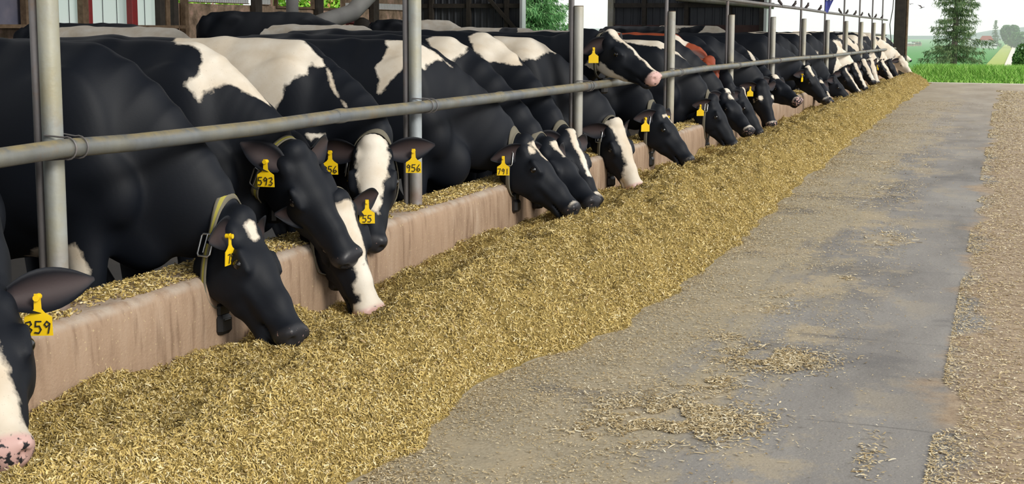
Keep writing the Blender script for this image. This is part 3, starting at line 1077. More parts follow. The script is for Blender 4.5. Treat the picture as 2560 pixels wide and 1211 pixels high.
def post(i):
    y = Y1 + i * SP
    if i == 11: y = 33.55
    r = .0335
    o = empty('fence_post', (XP, y, ZC + .004))
    pipe = MB()
    top = 1.385 - .356 + (.05 if i > 1 else .06)
    pipe.tube([(0, 0, 0), (0, 0, .25), (0, 0, .6), (0, 0, top)], r, 20)
    b = pipe.build('pipe', M['galv'] if i < 2 else M['postpale'], o)
    if i > 1:
        MB().tube([(0, 0, top), (0, 0, top + .006)], r * .97, 20).build('cap', M['timber'], o)
    sd = MB().tube([(-.05, -.004, .0), (-.05, -.004, .5), (-.05, -.004, 1.75)], .017, 10)
    sd.build('upright_rod', M['thinpipe'], o)
    # strap that ties the neck rail to the post
    zr = rail_z(y) - (ZC + .004)
    for dy in (-.028, .028):
        arc = [(.079 + .0365 * math.cos(a), dy, zr + .0365 * math.sin(a)) for a in np.linspace(1.9, -1.9, 11)]
        MB().tube([(.0, dy * 1.45, zr + .040)] + arc + [(.0, dy * 1.45, zr - .040)], .0028, 6).build('rail_clamp', M['thinpipe'], o)
    lab = ('%s galvanized pipe post from the left, standing on the curb' % ORD[i]) if i < 2 else ('%s pale pipe post from the left, standing on the curb' % ORD[i])
    tag(o, lab, 'post', 'fence posts on the curb')


for i in range(12):
    post(i)

mb = MB().tube(rail_pts, .0305, 18)
nr = empty('neck_rail', tuple(rail_pts[0]))
r_ = mb.build('pipe', M['rail'], nr)
r_.location = -Vector(rail_pts[0])
for k in (5, 7, 11):
    a, b = rail_pts[k], rail_pts[k + 1]
    d = unit(b - a)
    w_ = MB().tube([a - d * .05, a - d * .02, a + d * .02, a + d * .05], [.031, .034, .034, .031], 16).build('weld_collar', M['rail'], nr)
    w_.location = -Vector(rail_pts[0])
tag(nr, 'long weathered pipe rail running across the cows from left edge to the far end', 'rail')

# upper thin rail that carries the birds
ur = [onX(1690, -18, -2.915), onX(1925, 12, -2.915), onX(2004, 22, -2.915), onX(2067, 31.5, -2.915), onX(2112, 37, -2.915), onX(2152, 42, -2.915), onX(2186, 46, -2.915), onX(2218, 50, -2.915)]
ur = [np.array([-2.915, 1.0, ur[0][2] + .02]), np.array([-2.915, 9.0, ur[0][2] + .02])] + ur
tag(MB().tube(ur, .022, 10).build('upper_rail', M['thinpipe']), 'thin rusty rail high above the post tops with birds perched along it', 'rail')


# ------------------------------------------------------------------ barn shell
def ribbed(name, p0, p1, z0, z1, m, kind='structure', ribs=.22):
    """steel sheet with real trapezoid ribs between two floor points"""
    p0, p1 = np.array(p0, float), np.array(p1, float)
    L = np.linalg.norm(p1 - p0)
    d = (p1 - p0) / L
    n = np.array([d[1], -d[0]])
    prof = []
    x = 0
    while x < L:
        for dx, dn in ((0, 0), (.13, 0), (.15, .022), (.19, .022), (.21, 0)):
            if x + dx < L: prof.append((x + dx, dn))
        x += ribs
    prof.append((L, 0))
    V = []
    for off in (0, -.015):
        for a, b in prof:
            q = p0 + d * a + n * (b + off)
            V += [(q[0], q[1], z0), (q[0], q[1], z1)]
    k = len(prof)
    F = []
    for i in range(k - 1):
        F.append((2 * i, 2 * i + 2, 2 * i + 3, 2 * i + 1))
        b = 2 * k
        F.append((b + 2 * i, b + 2 * i + 1, b + 2 * i + 3, b + 2 * i + 2))
        F.append((2 * i + 1, 2 * i + 3, b + 2 * i + 3, b + 2 * i + 1))
    mb = MB()
    mb.add(V, F)
    o = mb.build(name, m)
    if kind: o['kind'] = kind
    return o


XW = -17.7
ribbed('wall_back', (XW, END), (-13.72, END), 0.0, 4.6, M['tin'])
ribbed('wall_back', (-10.95, END), (-6.5, END), 0.0, 4.6, M['tin'])
ribbed('wall_back', (-13.72, END), (-10.95, END), 3.1, 4.6, M['tin'])
for k, (a, b) in enumerate(((XW, -13.75), (-10.9, -6.55))):
    MB().box((a, END - .10, -.2), (b, END - .04, .95 if k == 0 else 1.40)).build('trim_1', M['rustband'])['kind'] = 'structure'
    g = MB()
    for z in (1.90, 2.75):
        g.box((a, END - .12, z), (b, END - .04, z + .13))
    g.build('trim_2', M['darktimber'])['kind'] = 'structure'
    g = MB()
    for x in np.arange(a + .9, b, 1.25):
        g.box((x, END - .16, .0), (x + .12, END - .02, 4.5))
    g.build('trim_3', M['darktimber'])['kind'] = 'structure'
# brace on the left end wall
MB().prism([(-14.0, 1.25), (-13.85, 1.25), (-14.85, 2.3), (-15.0, 2.3)], END - .20, END - .13).build('trim_4', M['darktimber'])['kind'] = 'structure'
# door jambs of the end wall
MB().box((-13.78, END - .22, -.2), (-13.70, END + .1, 3.2)).build('trim_5', M['white'])['kind'] = 'structure'
MB().box((-11.02, END - .22, -.2), (-10.86, END + .1, 3.2)).build('trim_6', M['postpale'])['kind'] = 'structure'
MB().box((-12.27, END - .10, -.2), (-12.15, END + .05, 3.2)).build('trim_7', M['postpale'])['kind'] = 'structure'
MB().box((-6.56, END - .25, -.2), (-6.46, END + .1, 4.5)).build('trim_8', M['darktimber'])['kind'] = 'structure'
MB().box((-6.44, END - .25, -.2), (-6.36, END + .1, 4.5)).build('trim_9', M['white'])['kind'] = 'structure'
# sliding-door track beam
a, b = onY(1690, -5, END - .24), onY(1935, 15, END - .24)
MB().tube([a, b], .09, 8).build('door_track', M['postpale'])
tag(bpy.data.objects['door_track'], 'pale rusty track beam slanting across the top of the dark ribbed wall', 'beam')

# side wall far left, made of bays
sw = lambda x: onX(x, 40, XW)[1]
MB().box((XW - .2, sw(432), -.2), (XW, END, 1.83)).build('wall_left', M['sidewall'])['kind'] = 'structure'
MB().box((XW - .2, 8.0, -.2), (XW, sw(432), 1.27)).build('wall_left', M['sidewall'])['kind'] = 'structure'
MB().box((XW - .2, sw(690), 1.83), (XW, sw(783) - .0, 1.835)).build('trim_10', M['timber'])['kind'] = 'structure'
# upper wall boards with window gaps
for k, (x0, x1) in enumerate(((642, 688), (862, 1012))):
    MB().box((XW - .15, sw(x0), 1.83), (XW - .05, sw(x1) if x1 < 1000 else END, 3.0)).build('wall_left', M['sidewall'])['kind'] = 'structure'
MB().box((XW - .12, 8, 2.75), (XW - .02, END, 3.7)).build('wall_left', M['sidewall'])['kind'] = 'structure'
MB().box((XW - .14, 8.0, 1.27), (XW - .08, sw(80), 3.0)).build('wall_left', M['tarp'])['kind'] = 'structure'
MB().box((XW - .05, 8.0, 1.25), (XW + .35, sw(440), 1.32)).build('trim_11', M['timber'])['kind'] = 'structure'


def upright(x0, x1, m, label, name='wall_post', z0=-.2, z1=3.0, dx=.02):
    y0, y1 = sw(x0), sw(x1)
    o = MB().box((XW + dx, y0, z0), (XW + dx + .16, y1, z1), .012).build(name, m)
    return tag(o, label, 'post', 'timber posts of the far side wall')


upright(48, 58, M['timber'], 'thin brown post at far upper left, left of the first galvanized post')
upright(62, 75, M['timber'], 'brown post at far upper left close beside the first galvanized post')
upright(80, 92, M['timber'], 'tan timber post half hidden behind the first galvanized post')
upright(191, 205, M['timber'], 'tan post between the first two white wall panels')
upright(205, 215, M['redpaint'], 'thin dark red post right of the first white wall panel')
upright(314, 328, M['redpaint'], 'dark red post between the second and third white wall panels')
upright(385, 397, M['darktimber'], 'black post at right end of the white wall panels')
upright(400, 410, M['timber'], 'brown post left of the dark recess beside the white panels')
upright(420, 431, M['darktimber'], 'dark post inside the recess right of the white panels')
upright(448, 456, M['timber'], 'slim tan post at left end of the stained brown wall')
upright(625, 641, M['darktimber'], 'thick dark post behind the black cow left of the green windows')
upright(783, 795, M['darktimber'], 'dark post between the two bright green windows')
upright(922, 935, M['darktimber'], 'dark post right of the slanting grey tube')
upright(1010, 1021, M['timber'], 'brown corner post left of the second galvanized post', dx=.05)


def panel(x0, x1, label):
    y0, y1 = sw(x0) - .28, sw(x1) + .28
    o = empty('wall_panel', (XW - .06 - .03 * (x0 > 200) - .03 * (x0 > 320), (y0 + y1) / 2, 1.30))
    L = y1 - y0
    s_ = MB()
    n = max(3, int(L / .40))
    V = []
    prof = []
    for i in range(n):
        a = -L / 2 + L * i / n
        w = L / n
        prof += [(a, 0), (a + w * .88, 0), (a + w * .92, -.02), (a + w * .97, -.02)]
    prof.append((L / 2, 0))
    for a, b in prof:
        V += [(b, a, 0), (b, a, 1.5)]
    s_.add(V, [(2 * i, 2 * i + 2, 2 * i + 3, 2 * i + 1) for i in range(len(prof) - 1)])
    s_.build('sheet', M['panel'], o)
    f_ = MB()
    f_.box((.0, -L / 2, -.03), (.05, L / 2, .0))
    f_.box((.0, -L / 2, 1.5), (.05, L / 2, 1.55))
    for i in range(1, n):
        a = -L / 2 + L * i / n - .012
        f_.box((.006, a, 0), (.014, a + .014, 1.5))
    f_.build('frame', M['tin'], o)
    tag(o, label, 'wall panel', 'white panels in the far side wall')


panel(92, 191, 'white ribbed wall panel just right of the first galvanized post')
panel(215, 314, 'white ribbed wall panel in the middle, between two dark red posts')
panel(328, 385, 'narrow white ribbed wall panel nearest the dark recess')


def slats(x0, x1, y0, y1, label):
    """gap in the wall closed with pale vertical slats"""
    a, b = onX((x0 + x1) / 2, y1, XW), onX((x0 + x1) / 2, y0, XW)
    ya, yb = sw(x0), sw(x1)
    o = empty('slatted_vent', (XW, ya, a[2]))
    h = max(.06, b[2] - a[2])
    L = yb - ya
    MB().box((-.01, 0, 0), (.03, L, .02)).build('sill', M['timber'], o)
    s_ = MB()
    n = int(L / .075)
    for i in range(n):
        s_.box((.0, L * i / n, .02), (.02, L * (i + .62) / n, h))
    s_.build('slats', M['white'], o)
    MB().box((-.012, 0, .02), (-.004, L, h)).build('backing', M['darktimber'], o)
    tag(o, label, 'vent', 'slatted vents of the far side wall')


slats(458, 622, -6, 8, 'long pale slatted vent above the stained brown wall, left of the dark post')
slats(644, 676, -6, 13, 'short grey slatted vent directly right of the dark post')
slats(862, 902, 8, 23, 'small slatted vent between green window and grey tube')
slats(940, 1008, 10, 26, 'slatted vent left of the second galvanized post')


def opening(n, x0, x1):
    ya, yb = sw(x0), sw(x1)
    zb = onX((x0 + x1) / 2, 17 if n == 1 else 20, XW)[2]
    o = empty('window_%d' % n, (XW, ya, zb))
    o['kind'] = 'structure'
    L = yb - ya
    f_ = MB()
    f_.box((-.06, 0, -.05), (.05, L, .0)).box((-.06, -.05, -.05), (.05, 0, 1.0)).box((-.06, L, -.05), (.05, L + .05, 1.0)).box((-.06, 0, .95), (.05, L, 1.0))
    f_.build('frame', M['timber'], o)


opening(1, 692, 781)
opening(2, 806, 858)
# roof: two unseen slopes; ridge gap and eave over the feed shaped for light
rf = MB()
rf.prism([(-1.45, 3.45), (-1.45, 3.53), (-8.6, 5.72), (-8.6, 5.62)], -6, END)
rf.prism([(-18.6, 3.55), (-11.8, 5.62), (-11.8, 5.72), (-18.6, 3.63)], -6, END)
rf.build('ceiling', M['roof'])['kind'] = 'structure'
MB().prism([(-18.0, 3.7), (-6.4, 4.55), (-10.2, 6.1)], END - .02, END + .02).build('wall_gable', M['tin'])['kind'] = 'structure'
MB().prism([(-6.4, 4.55), (-2.6, 3.75), (-10.2, 6.1)], END - .02, END + .02).build('wall_gable', M['tin'])['kind'] = 'structure'
MB().box((-18.0, 3.0, -.2), (-3.2, 3.1 - .4, 0)).build('trim_12', M['timber'])['kind'] = 'structure' if False else None
bpy.data.objects.remove(bpy.data.objects['trim_12'])

# far corner post of the barn
p0 = onX(2250, 140, -2.55)
pc = onY(2257, 120, 37.0)
q = empty('barn_corner_post', (pc[0], 37.0, -.02))
c_ = MB()
c_.box((-.24, -.15, 0), (.06, .15, 3.6), .02)
c_.build('column', M['darktimber'], q)
MB().box((.065, -.15, 0), (.11, .10, 3.6), .008).build('corner_strip', M['timber'], q)
MB().tube([(-.28, -.05, 2.3), (-.30, -.06, 1.85), (-.36, -.05, 1.45), (-.26, -.05, .5)], .012, 6).build('hanging_cable', M['thinpipe'], q)
tag(q, 'tall dark timber corner post where the barn ends, left of the green field', 'post')

# red gate pieces and grey tube in the middle distance
a, b = onX(868, 56, -15.0), onX(985, 66, -15.0)
g = empty('red_gate', tuple((a + b) / 2))
mb = MB().tube([a, b], .045, 10)
mb.tube([a - [0, 0, .5], b - [0, 0, .5]], .04, 10).tube([a, (a[0], a[1], -.2)], .04, 10).tube([b, (b[0], b[1], -.2)], .04, 10)
r_ = mb.build('gate_frame', M['redpaint'], g)
r_.location = -g.location
tag(g, 'red painted pipe gate beside the two dark round tops, under the slatted vent', 'gate')
for x, y, r, lab in ((905, 56, .22, 'large'), (970, 63, .15, 'small')):
    c = onX(x, y, -14.6)
    MB_ = MB().tube([np.array([c[0], c[1], -.2]), c + [0, 0, -.1], c + [0, 0, .05], c + [0, 0, .12]], [r, r, r * .8, r * .2], 16)
    tag(MB_.build('waterer_drum', M['darktimber']), '%s dark round topped drum at the red gate' % lab, 'drum')
a, b, c = onX(830, 48, -14.2), onX(880, 32, -14.2), onX(930, -20, -14.2)
e_ = a - (b - a) * .6
tag(MB().tube([(e_[0], e_[1], -.2), (e_[0], e_[1], e_[2] - .25), e_ * .9 + a * .1, a, b, c, c + (c - b) * 1.2], .20, 16).build('slanting_tube', M['greypipe']), 'fat grey tube slanting up between green window and dark post', 'tube')
c = onX(731, 28, -14.0)
tag(MB().tube([(c[0], c[1], -.2), (c[0], c[1], 3.6)], .13, 16).build('round_column', M['greypipe']), 'round grey column standing in front of the left green window', 'column')
a = onX(445, 55, -16.5); b = onX(560, 35, -16.5)
gg = MB().tube([np.array([-16.5, onX(552, 75, -16.5)[1], -.2]), onX(552, 75, -16.5), onX(552, 48, -16.5), onX(556, 41, -16.5), onX(565, 38, -16.5), onX(610, 40, -16.5), onX(640, 44, -16.5)], .05, 10)
tag(gg.build('bent_red_pipe', M['redpaint']), 'bent dark red pipe low on the stained brown wall, left of the black cow', 'pipe')

# cross rail of the far gate
a, b = onX(2085, 82, -3.6), onX(2214, 88, -3.2)
tag(MB().tube([a, b], .03, 8).build('far_gate_bar', M['thinpipe']), 'dark horizontal bar at back height near the barn corner post', 'rail')

# ------------------------------------------------------------------ birds on the upper rail
def bird_mesh(fork):
    F = Field((-.09, -.045, -.03), (.11, .045, .11), .006)
    F.seg((-.035, 0, .030), (.03, 0, .055), .022, .022, .026, .026, k=.01)
    F.ball((.050, 0, .083), .019, k=.012)
    F.seg((.065, 0, .083), (.082, 0, .080), .006, .006, .003, .003, k=.008)
    F.seg((-.03, 0, .030), (-.085, 0 , -.005), .012, .006, .012, .004, k=.01)
    for y in (-1, 1):
        F.seg((.02, .024 * y, .055), (-.06, .018 * y, .015), .007, .018, .004, .006, k=.008)
        F.seg((.0, .010 * y, .02), (.004, .010 * y, -.01), .004, .004, .004, .004, k=.006)
    V, Q = F.nets()
    return raw_mesh('bird', V, Q)


bm_ = bird_mesh(0)
rr = random.Random(5)
ui = lambda Y: np.array([np.interp(Y, [p[1] for p in ur], [p[k] for p in ur]) for k in range(3)])
BX = [(1945, .0), (1986, 1), (2018, 1), (2050, 1), (2097, 0), (2118, 0), (2138, 0), (2155, 0), (2171, 0), (2189, 0), (2202, 0)]
for k, (x, _) in enumerate(BX):
    Y = np.interp(x, [1925, 2004, 2067, 2112, 2152, 2186, 2213], [p[1] for p in ur[3:10]])
    q = ui(Y)
    o = link('perched_bird', bm_, M['bird'] if k == 0 else None)
    o.location = (q[0], Y, q[2] + .020)
    o.rotation_euler = (0, -.5, rr.choice([0, math.pi]) + rr.uniform(-.5, .5))
    s_ = .62 + .16 * rr.random() + .010 * max(0, Y - 18)
    o.scale = (s_,) * 3
    tag(o, 'small dark bird perched on the thin upper rail near the open barn end', 'bird', 'birds on the upper rail')


def flying(px, py, Y, rz, lab):
    c = onY(px, py, Y)
    V = [tuple(c * .42 for c in v) for v in [(0.25, 0, 0), (-.05, .06, .02), (-.35, 0, 0), (-.05, -.06, .02), (-.05, 0, -.06), (-.12, .62, .20), (.10, .35, .14), (-.12, -.62, .20), (.10, -.35, .14), (.05, .05, .03), (.05, -.05, .03)]]
    F = [(0, 9, 1, 4), (1, 2, 4), (2, 3, 4), (3, 10, 0, 4), (0, 10, 3, 2, 1, 9), (9, 6, 5, 1), (10, 3, 7, 8)]
    mb = MB()
    mb.add(V, F)
    o = mb.build('flying_bird', M['bird'], None, tuple(c))
    o.rotation_euler = (.25, -.3, rz)
    tag(o, lab, 'bird')


flying(2305, 19, 60, .6, 'dark bird in flight in the sky left of the tall spruce')
flying(2275, 10, 85, 2.2, 'tiny faint bird in flight, nearer the barn corner post')

# blue banner with white print on the eighth post rod
yb = Y1 + 7 * SP
bo = empty('banner', (XP - .05, yb - .03, 1.58))
fl = MB()
outl = [(0, 0), (.045, -.02), (.09, .10), (.145, .22), (.15, .75), (.0, .75)]
V = [(a, -.006 + .012 * math.sin(a * 30 + b * 5), b) for a, b in outl] + [(a, .0 + .012 * math.sin(a * 30 + b * 5), b) for a, b in outl]
fl.add(V, [(0, 1, 2, 3, 4, 5), (11, 10, 9, 8, 7, 6)] + [(i, 6 + i, 6 + (i + 1) % 6, (i + 1) % 6) for i in range(6)])
fl.build('cloth', M['blue'], bo)
LET = {'M': [[(0, 0), (.05, 1), (.3, .35), (.55, 1), (.6, 0)]], 'F': [[(0, 0), (0, 1), (.55, 1)], [(0, .55), (.4, .55)]]}
STROKES.update(LET)
lt = MB()
ca, sa = math.cos(-.95), math.sin(-.95)
Rv, Uv = np.array([ca, 0, sa]), np.array([-sa, 0, ca])
strokes_mesh(lt, 'F', (.085, -.022, .20), Rv, Uv, np.array([0, -1.0, 0]), .10, .010)
strokes_mesh(lt, 'M', (.055, -.022, .33), Rv, Uv, np.array([0, -1.0, 0]), .10, .010)
lt.build('lettering', M['lettering'], bo)
tag(bo, 'narrow blue banner with slanted white letters tied to the upper rail', 'banner')
# ------------------------------------------------------------------ feed heap
MUZ = []   # (x, y, z) of feeding muzzles, filled by the cows


def toe(Y):
    return np.interp(Y, [0, 3.05, 3.45, 3.8, 4.3, 4.8, 5.2, 6.3, 6.9, 8.0, 9.8, 16, 22, 31, 34], [-1.66, -1.66, -1.66, -1.70, -1.72, -1.61, -1.51, -1.48, -1.44, -1.50, -1.53, -1.62, -1.66, -1.67, -1.7])


CY = [1.5, 2.3, 3.1, 3.7, 4.2, 4.7, 5.6, 6.6, 9, 12, 33]
CX = [-2.00, -1.98, -1.93, -2.05, -2.06, -2.03, -2.10, -2.10, -2.09, -2.09, -2.12]
CH = [.30, .29, .285, .215, .215, .26, .285, .27, .26, .27, .285]


def heap_h(X, Y):
    T = toe(Y) + .09 * fbm(X * 0 + Y, Y * 0 + 2.2, 1.5, 3, 2) + .05 * fbm(X, Y, 5, 3, 8)
    C = np.interp(Y, CY, CX) + .05 * fbm(Y, Y * 0, 1.4, 2, 3)
    T = np.maximum(T, C + .22)
    hc = np.interp(Y, CY, CH) + .035 * fbm(Y, Y * 0 + 7, 1.3, 3, 5)
    r = np.clip((T - X) / (T - C), 0, 1.0)
    right = hc * (1 - (1 - r) ** 1.7) ** 1.1
    d = np.clip(C - X, 0, 1)
    shelf = .125 + .05 * fbm(X, Y, 1.6, 2, 6) - .05 * np.clip((-2.5 - X) / .25, 0, 1)
    left = shelf + (hc - shelf) * np.exp(-(d / .17) ** 1.6)
    z = np.where(X > C, right, left)
    for mx, my, mz in MUZ:
        g = np.exp(-(((X - mx) / .17) ** 2 + ((Y - my) / .20) ** 2))
        z0 = MUZB.get((mx, my))
        if z0 is not None:
            z = z + np.minimum(mz - .075 - z0, .04) * g
    amp = np.clip(z / .08, 0, 1)
    z = z + amp * (.045 * fbm(X, Y, 2.3, 2, 11) + .060 * fbm(X, Y, 6.5, 2, 14) + .034 * fbm(X, Y, 17, 3, 12))
    end = np.clip((33.0 - Y) / .8, 0, 1)
    return np.maximum(z, 0.0) * end ** .7 - .004 * (z <= .002)


MUZB = {}


def build_feed():
    for mx, my, mz in list(MUZ):
        MUZB.pop((mx, my), None)
    base = {}
    for mx, my, mz in MUZ:
        base[(mx, my)] = float(heap_h(np.array([mx]), np.array([my]))[0])
    MUZB.update(base)
    ys = [1.2]
    while ys[-1] < 33.2:
        ys.append(ys[-1] + max(.010, .0034 * ys[-1]))
    ys = np.array(ys)
    nx = 110
    s = np.linspace(0, 1, nx)
    Yg = np.repeat(ys[:, None], nx, 1)
    Xg = XC + .004 + (toe(Yg) + .26 - XC) * s[None]
    Z = heap_h(Xg, Yg)
    Z = Z + np.clip(Z / .05, 0, 1) * (.007 * fbm(Xg, Yg, 55, 2, 21))
    V = np.stack([Xg, Yg, Z], -1).reshape(-1, 3)
    i = np.arange(len(ys) - 1)[:, None] * nx + np.arange(nx - 1)[None]
    Q = np.stack([i, i + 1, i + nx + 1, i + nx], -1).reshape(-1, 4)
    heap = link('feed_heap', raw_mesh('feed_heap', V, Q), M['feed'])
    tag(heap, 'long heap of chopped golden silage along the curb', 'feed', kind='stuff')
    chips(560000, heap)


def strips(C, D, N, L, Wd, bend, name):
    """bent flat flakes: centre, direction, normal, length, width"""
    Wv = np.cross(N, D)
    Wv /= np.linalg.norm(Wv, axis=1, keepdims=True) + 1e-9
    L, Wd, bend = L[:, None], Wd[:, None], bend[:, None]
    a, b, m = C - D * L / 2, C + D * L / 2, C + N * bend * L
    k = np.stack([a - Wv * Wd * .35, a + Wv * Wd * .35, m - Wv * Wd / 2, m + Wv * Wd / 2, b - Wv * Wd * .25, b + Wv * Wd * .25], 1)
    n = len(C)
    o = np.arange(n)[:, None] * 6
    Q = np.concatenate([o + [0, 1, 3, 2], o + [2, 3, 5, 4]], 0)
    return raw_mesh(name, k.reshape(-1, 3), Q, False)


def chips(n, heap):
    r = np.random.default_rng(11)
    u = r.random(n)
    p = -.75                                    # density falls with distance
    y0, y1 = 1.6, 33.0
    Y = (y0 ** p + u * (y1 ** p - y0 ** p)) ** (1 / p)
    X = XC + .01 + (toe(Y) + .22 - XC - .01) * r.random(n) ** .92
    e = .012
    Z = heap_h(X, Y)
    keep = Z > .001
    X, Y, Z = X[keep], Y[keep], Z[keep]
    n = len(X)
    nx_ = -(heap_h(X + e, Y) - Z) / e
    ny_ = -(heap_h(X, Y + e) - Z) / e
    N = np.stack([nx_, ny_, np.ones(n)], 1)
    N /= np.linalg.norm(N, axis=1, keepdims=True)
    J = r.normal(0, .60, (n, 3))
    N2 = N + J
    N2 /= np.linalg.norm(N2, axis=1, keepdims=True)
    A = r.normal(0, 1, (n, 3))
    D = A - N2 * (A * N2).sum(1, keepdims=True)
    D /= np.linalg.norm(D, axis=1, keepdims=True)
    far = np.maximum(1, Y / 5.0) ** .34
    L = (.006 + .019 * r.random(n) ** 1.9) * far
    big = r.random(n) < .02
    L[big] *= 1.9
    Wd = (.0018 + .0030 * r.random(n)) * far
    C = np.stack([X, Y, Z + .002 + .011 * r.random(n) ** 1.5 * far], 1)
    me = strips(C, D, N2, L, Wd, r.normal(0, .12, n), 'silage_flakes')
    o = link('silage_flakes', me, M['chip'], heap)
    o['kind'] = 'stuff'


def litter():
    r = np.random.default_rng(21)
    X, Y, S_ = [], [], []
    def add(x, y, s):
        X.append(x); Y.append(y); S_.append(np.broadcast_to(s, np.shape(x)))
    # loose crumbs beside the heap, thinning out to the right
    n = 60000
    y = 2.6 + 16 * r.random(n) ** 2.2
    x = toe(y) + .0 + r.exponential(.24, n)
    k = (x < -.2) & (fbm(x, y, 2.6, 3, 31) + r.random(n) * .9 > .25)
    add(x[k], y[k], .8)
    # straw strip at the right edge
    n = 130000
    y = 2.6 + 27 * r.random(n) ** 1.9
    x = -.16 + 2.3 * r.random(n) ** 1.7
    ed = -.14 + .22 * fbm(y * 0 + 1, y, .8, 3, 33) + .10 * fbm(x, y, 3, 2, 34)
    k = (x > ed) & (fbm(x, y, 2.0, 3, 35) + r.random(n) * 1.1 > .05)
    add(x[k], y[k], 1.1)
    # clumps on the grey lane
    for cx, cy, sx, sy, m in ((-.79, 4.98, .17, .17, 4200), (-.90, 4.10, .19, .20, 4500), (-1.10, 4.05, .16, .30, 2600), (-.95, 4.55, .10, .10, 700), (-.95, 6.1, .10, .25, 350), (-1.05, 5.3, .10, .12, 300), (-.62, 8.3, .15, .35, 350), (-.8, 10.5, .2, .6, 350), (-1.0, 12.8, .25, .8, 300), (-1.0, 4.6, .12, .1, 250), (-.33, 3.9, .05, .25, 200), (-.05, 3.55, .12, .1, 400), (-.72, 6.8, .05, .1, 80)):
        x = cx + sx * r.normal(0, .6, m)
        y = cy + sy * r.normal(0, .6, m)
        k = fbm(x, y, 9, 2, 36) > -.3
        add(x[k], y[k], 1.45)
    # fine crumbs trampled over the dusty band
    n = 70000
    y = 2.8 + 22 * r.random(n) ** 1.9
    x = toe(y) + 1.0 * r.random(n) ** 1.5
    k = (fbm(x, y, 3.0, 4, 38) + r.random(n) * .7 > .32) & (x < -.25)
    add(x[k], y[k], .55)
    # sparse single bits
    n = 1500
    y = 2.8 + 22 * r.random(n) ** 1.7
    add(-1.6 + 1.6 * r.random(n), y, .7)
    X, Y, S_ = np.concatenate(X), np.concatenate(Y), np.concatenate(S_)
    n = len(X)
    ang = r.random(n) * 6.283
    D = np.stack([np.cos(ang), np.sin(ang), r.normal(0, .12, n)], 1)
    D /= np.linalg.norm(D, axis=1, keepdims=True)
    N = np.stack([r.normal(0, .25, n), r.normal(0, .25, n), np.ones(n)], 1)
    N -= D * (N * D).sum(1, keepdims=True)
    N /= np.linalg.norm(N, axis=1, keepdims=True)
    far = np.maximum(1, Y / 5.5) ** .5
    L = (.005 + .020 * r.random(n) ** 2.4) * S_ * far
    Wd = (.0022 + .0035 * r.random(n)) * far * np.sqrt(S_)
    C = np.stack([X, Y, .002 + .005 * r.random(n)], 1)
    o = link('straw_litter', strips(C, D, N, L, Wd, r.normal(0, .08, n), 'straw_litter'), M['straw'])
    tag(o, 'scattered straw and silage bits on the concrete lane', 'straw', kind='stuff')
    # crumbs on top of the curb
    n = 60000
    y = 1.6 + 26 * r.random(n) ** 2.0
    x = XC - .045 - .20 * r.random(n)
    k = (fbm(x, y, 3.5, 3, 41) + (XC - .07 - x) * 3.2 + r.random(n) * .5) > .08
    x, y = x[k], y[k]
    n = len(x)
    A = r.normal(0, 1, (n, 3)) * (1, 1, .35)
    D = A / np.linalg.norm(A, axis=1, keepdims=True)
    N = np.cross(D, r.normal(0, 1, (n, 3)))
    N /= np.linalg.norm(N, axis=1, keepdims=True)
    far = np.maximum(1, y / 5) ** .5
    C = np.stack([x, y, .357 + .012 * r.random(n) * np.clip((XC - .04 - x) / .1, .2, 1)], 1)
    o = link('feed_crumbs', strips(C, D, N, (.007 + .014 * r.random(n)) * far, (.0028 + .004 * r.random(n)) * far, r.normal(0, .1, n), 'feed_crumbs'), M['chip'])
    tag(o, 'thin layer of feed crumbs lying on top of the curb', 'feed', kind='stuff')
# ------------------------------------------------------------------ the land beyond the barn
def land_z(Y):
    return np.interp(Y, [33.4, 36, 46, 60, 100, 150, 300, 600, 1000, 1700], [-.02, -.12, -.35, -.85, -1.95, -3.0, -4.9, -6.6, -8.4, -9.0])


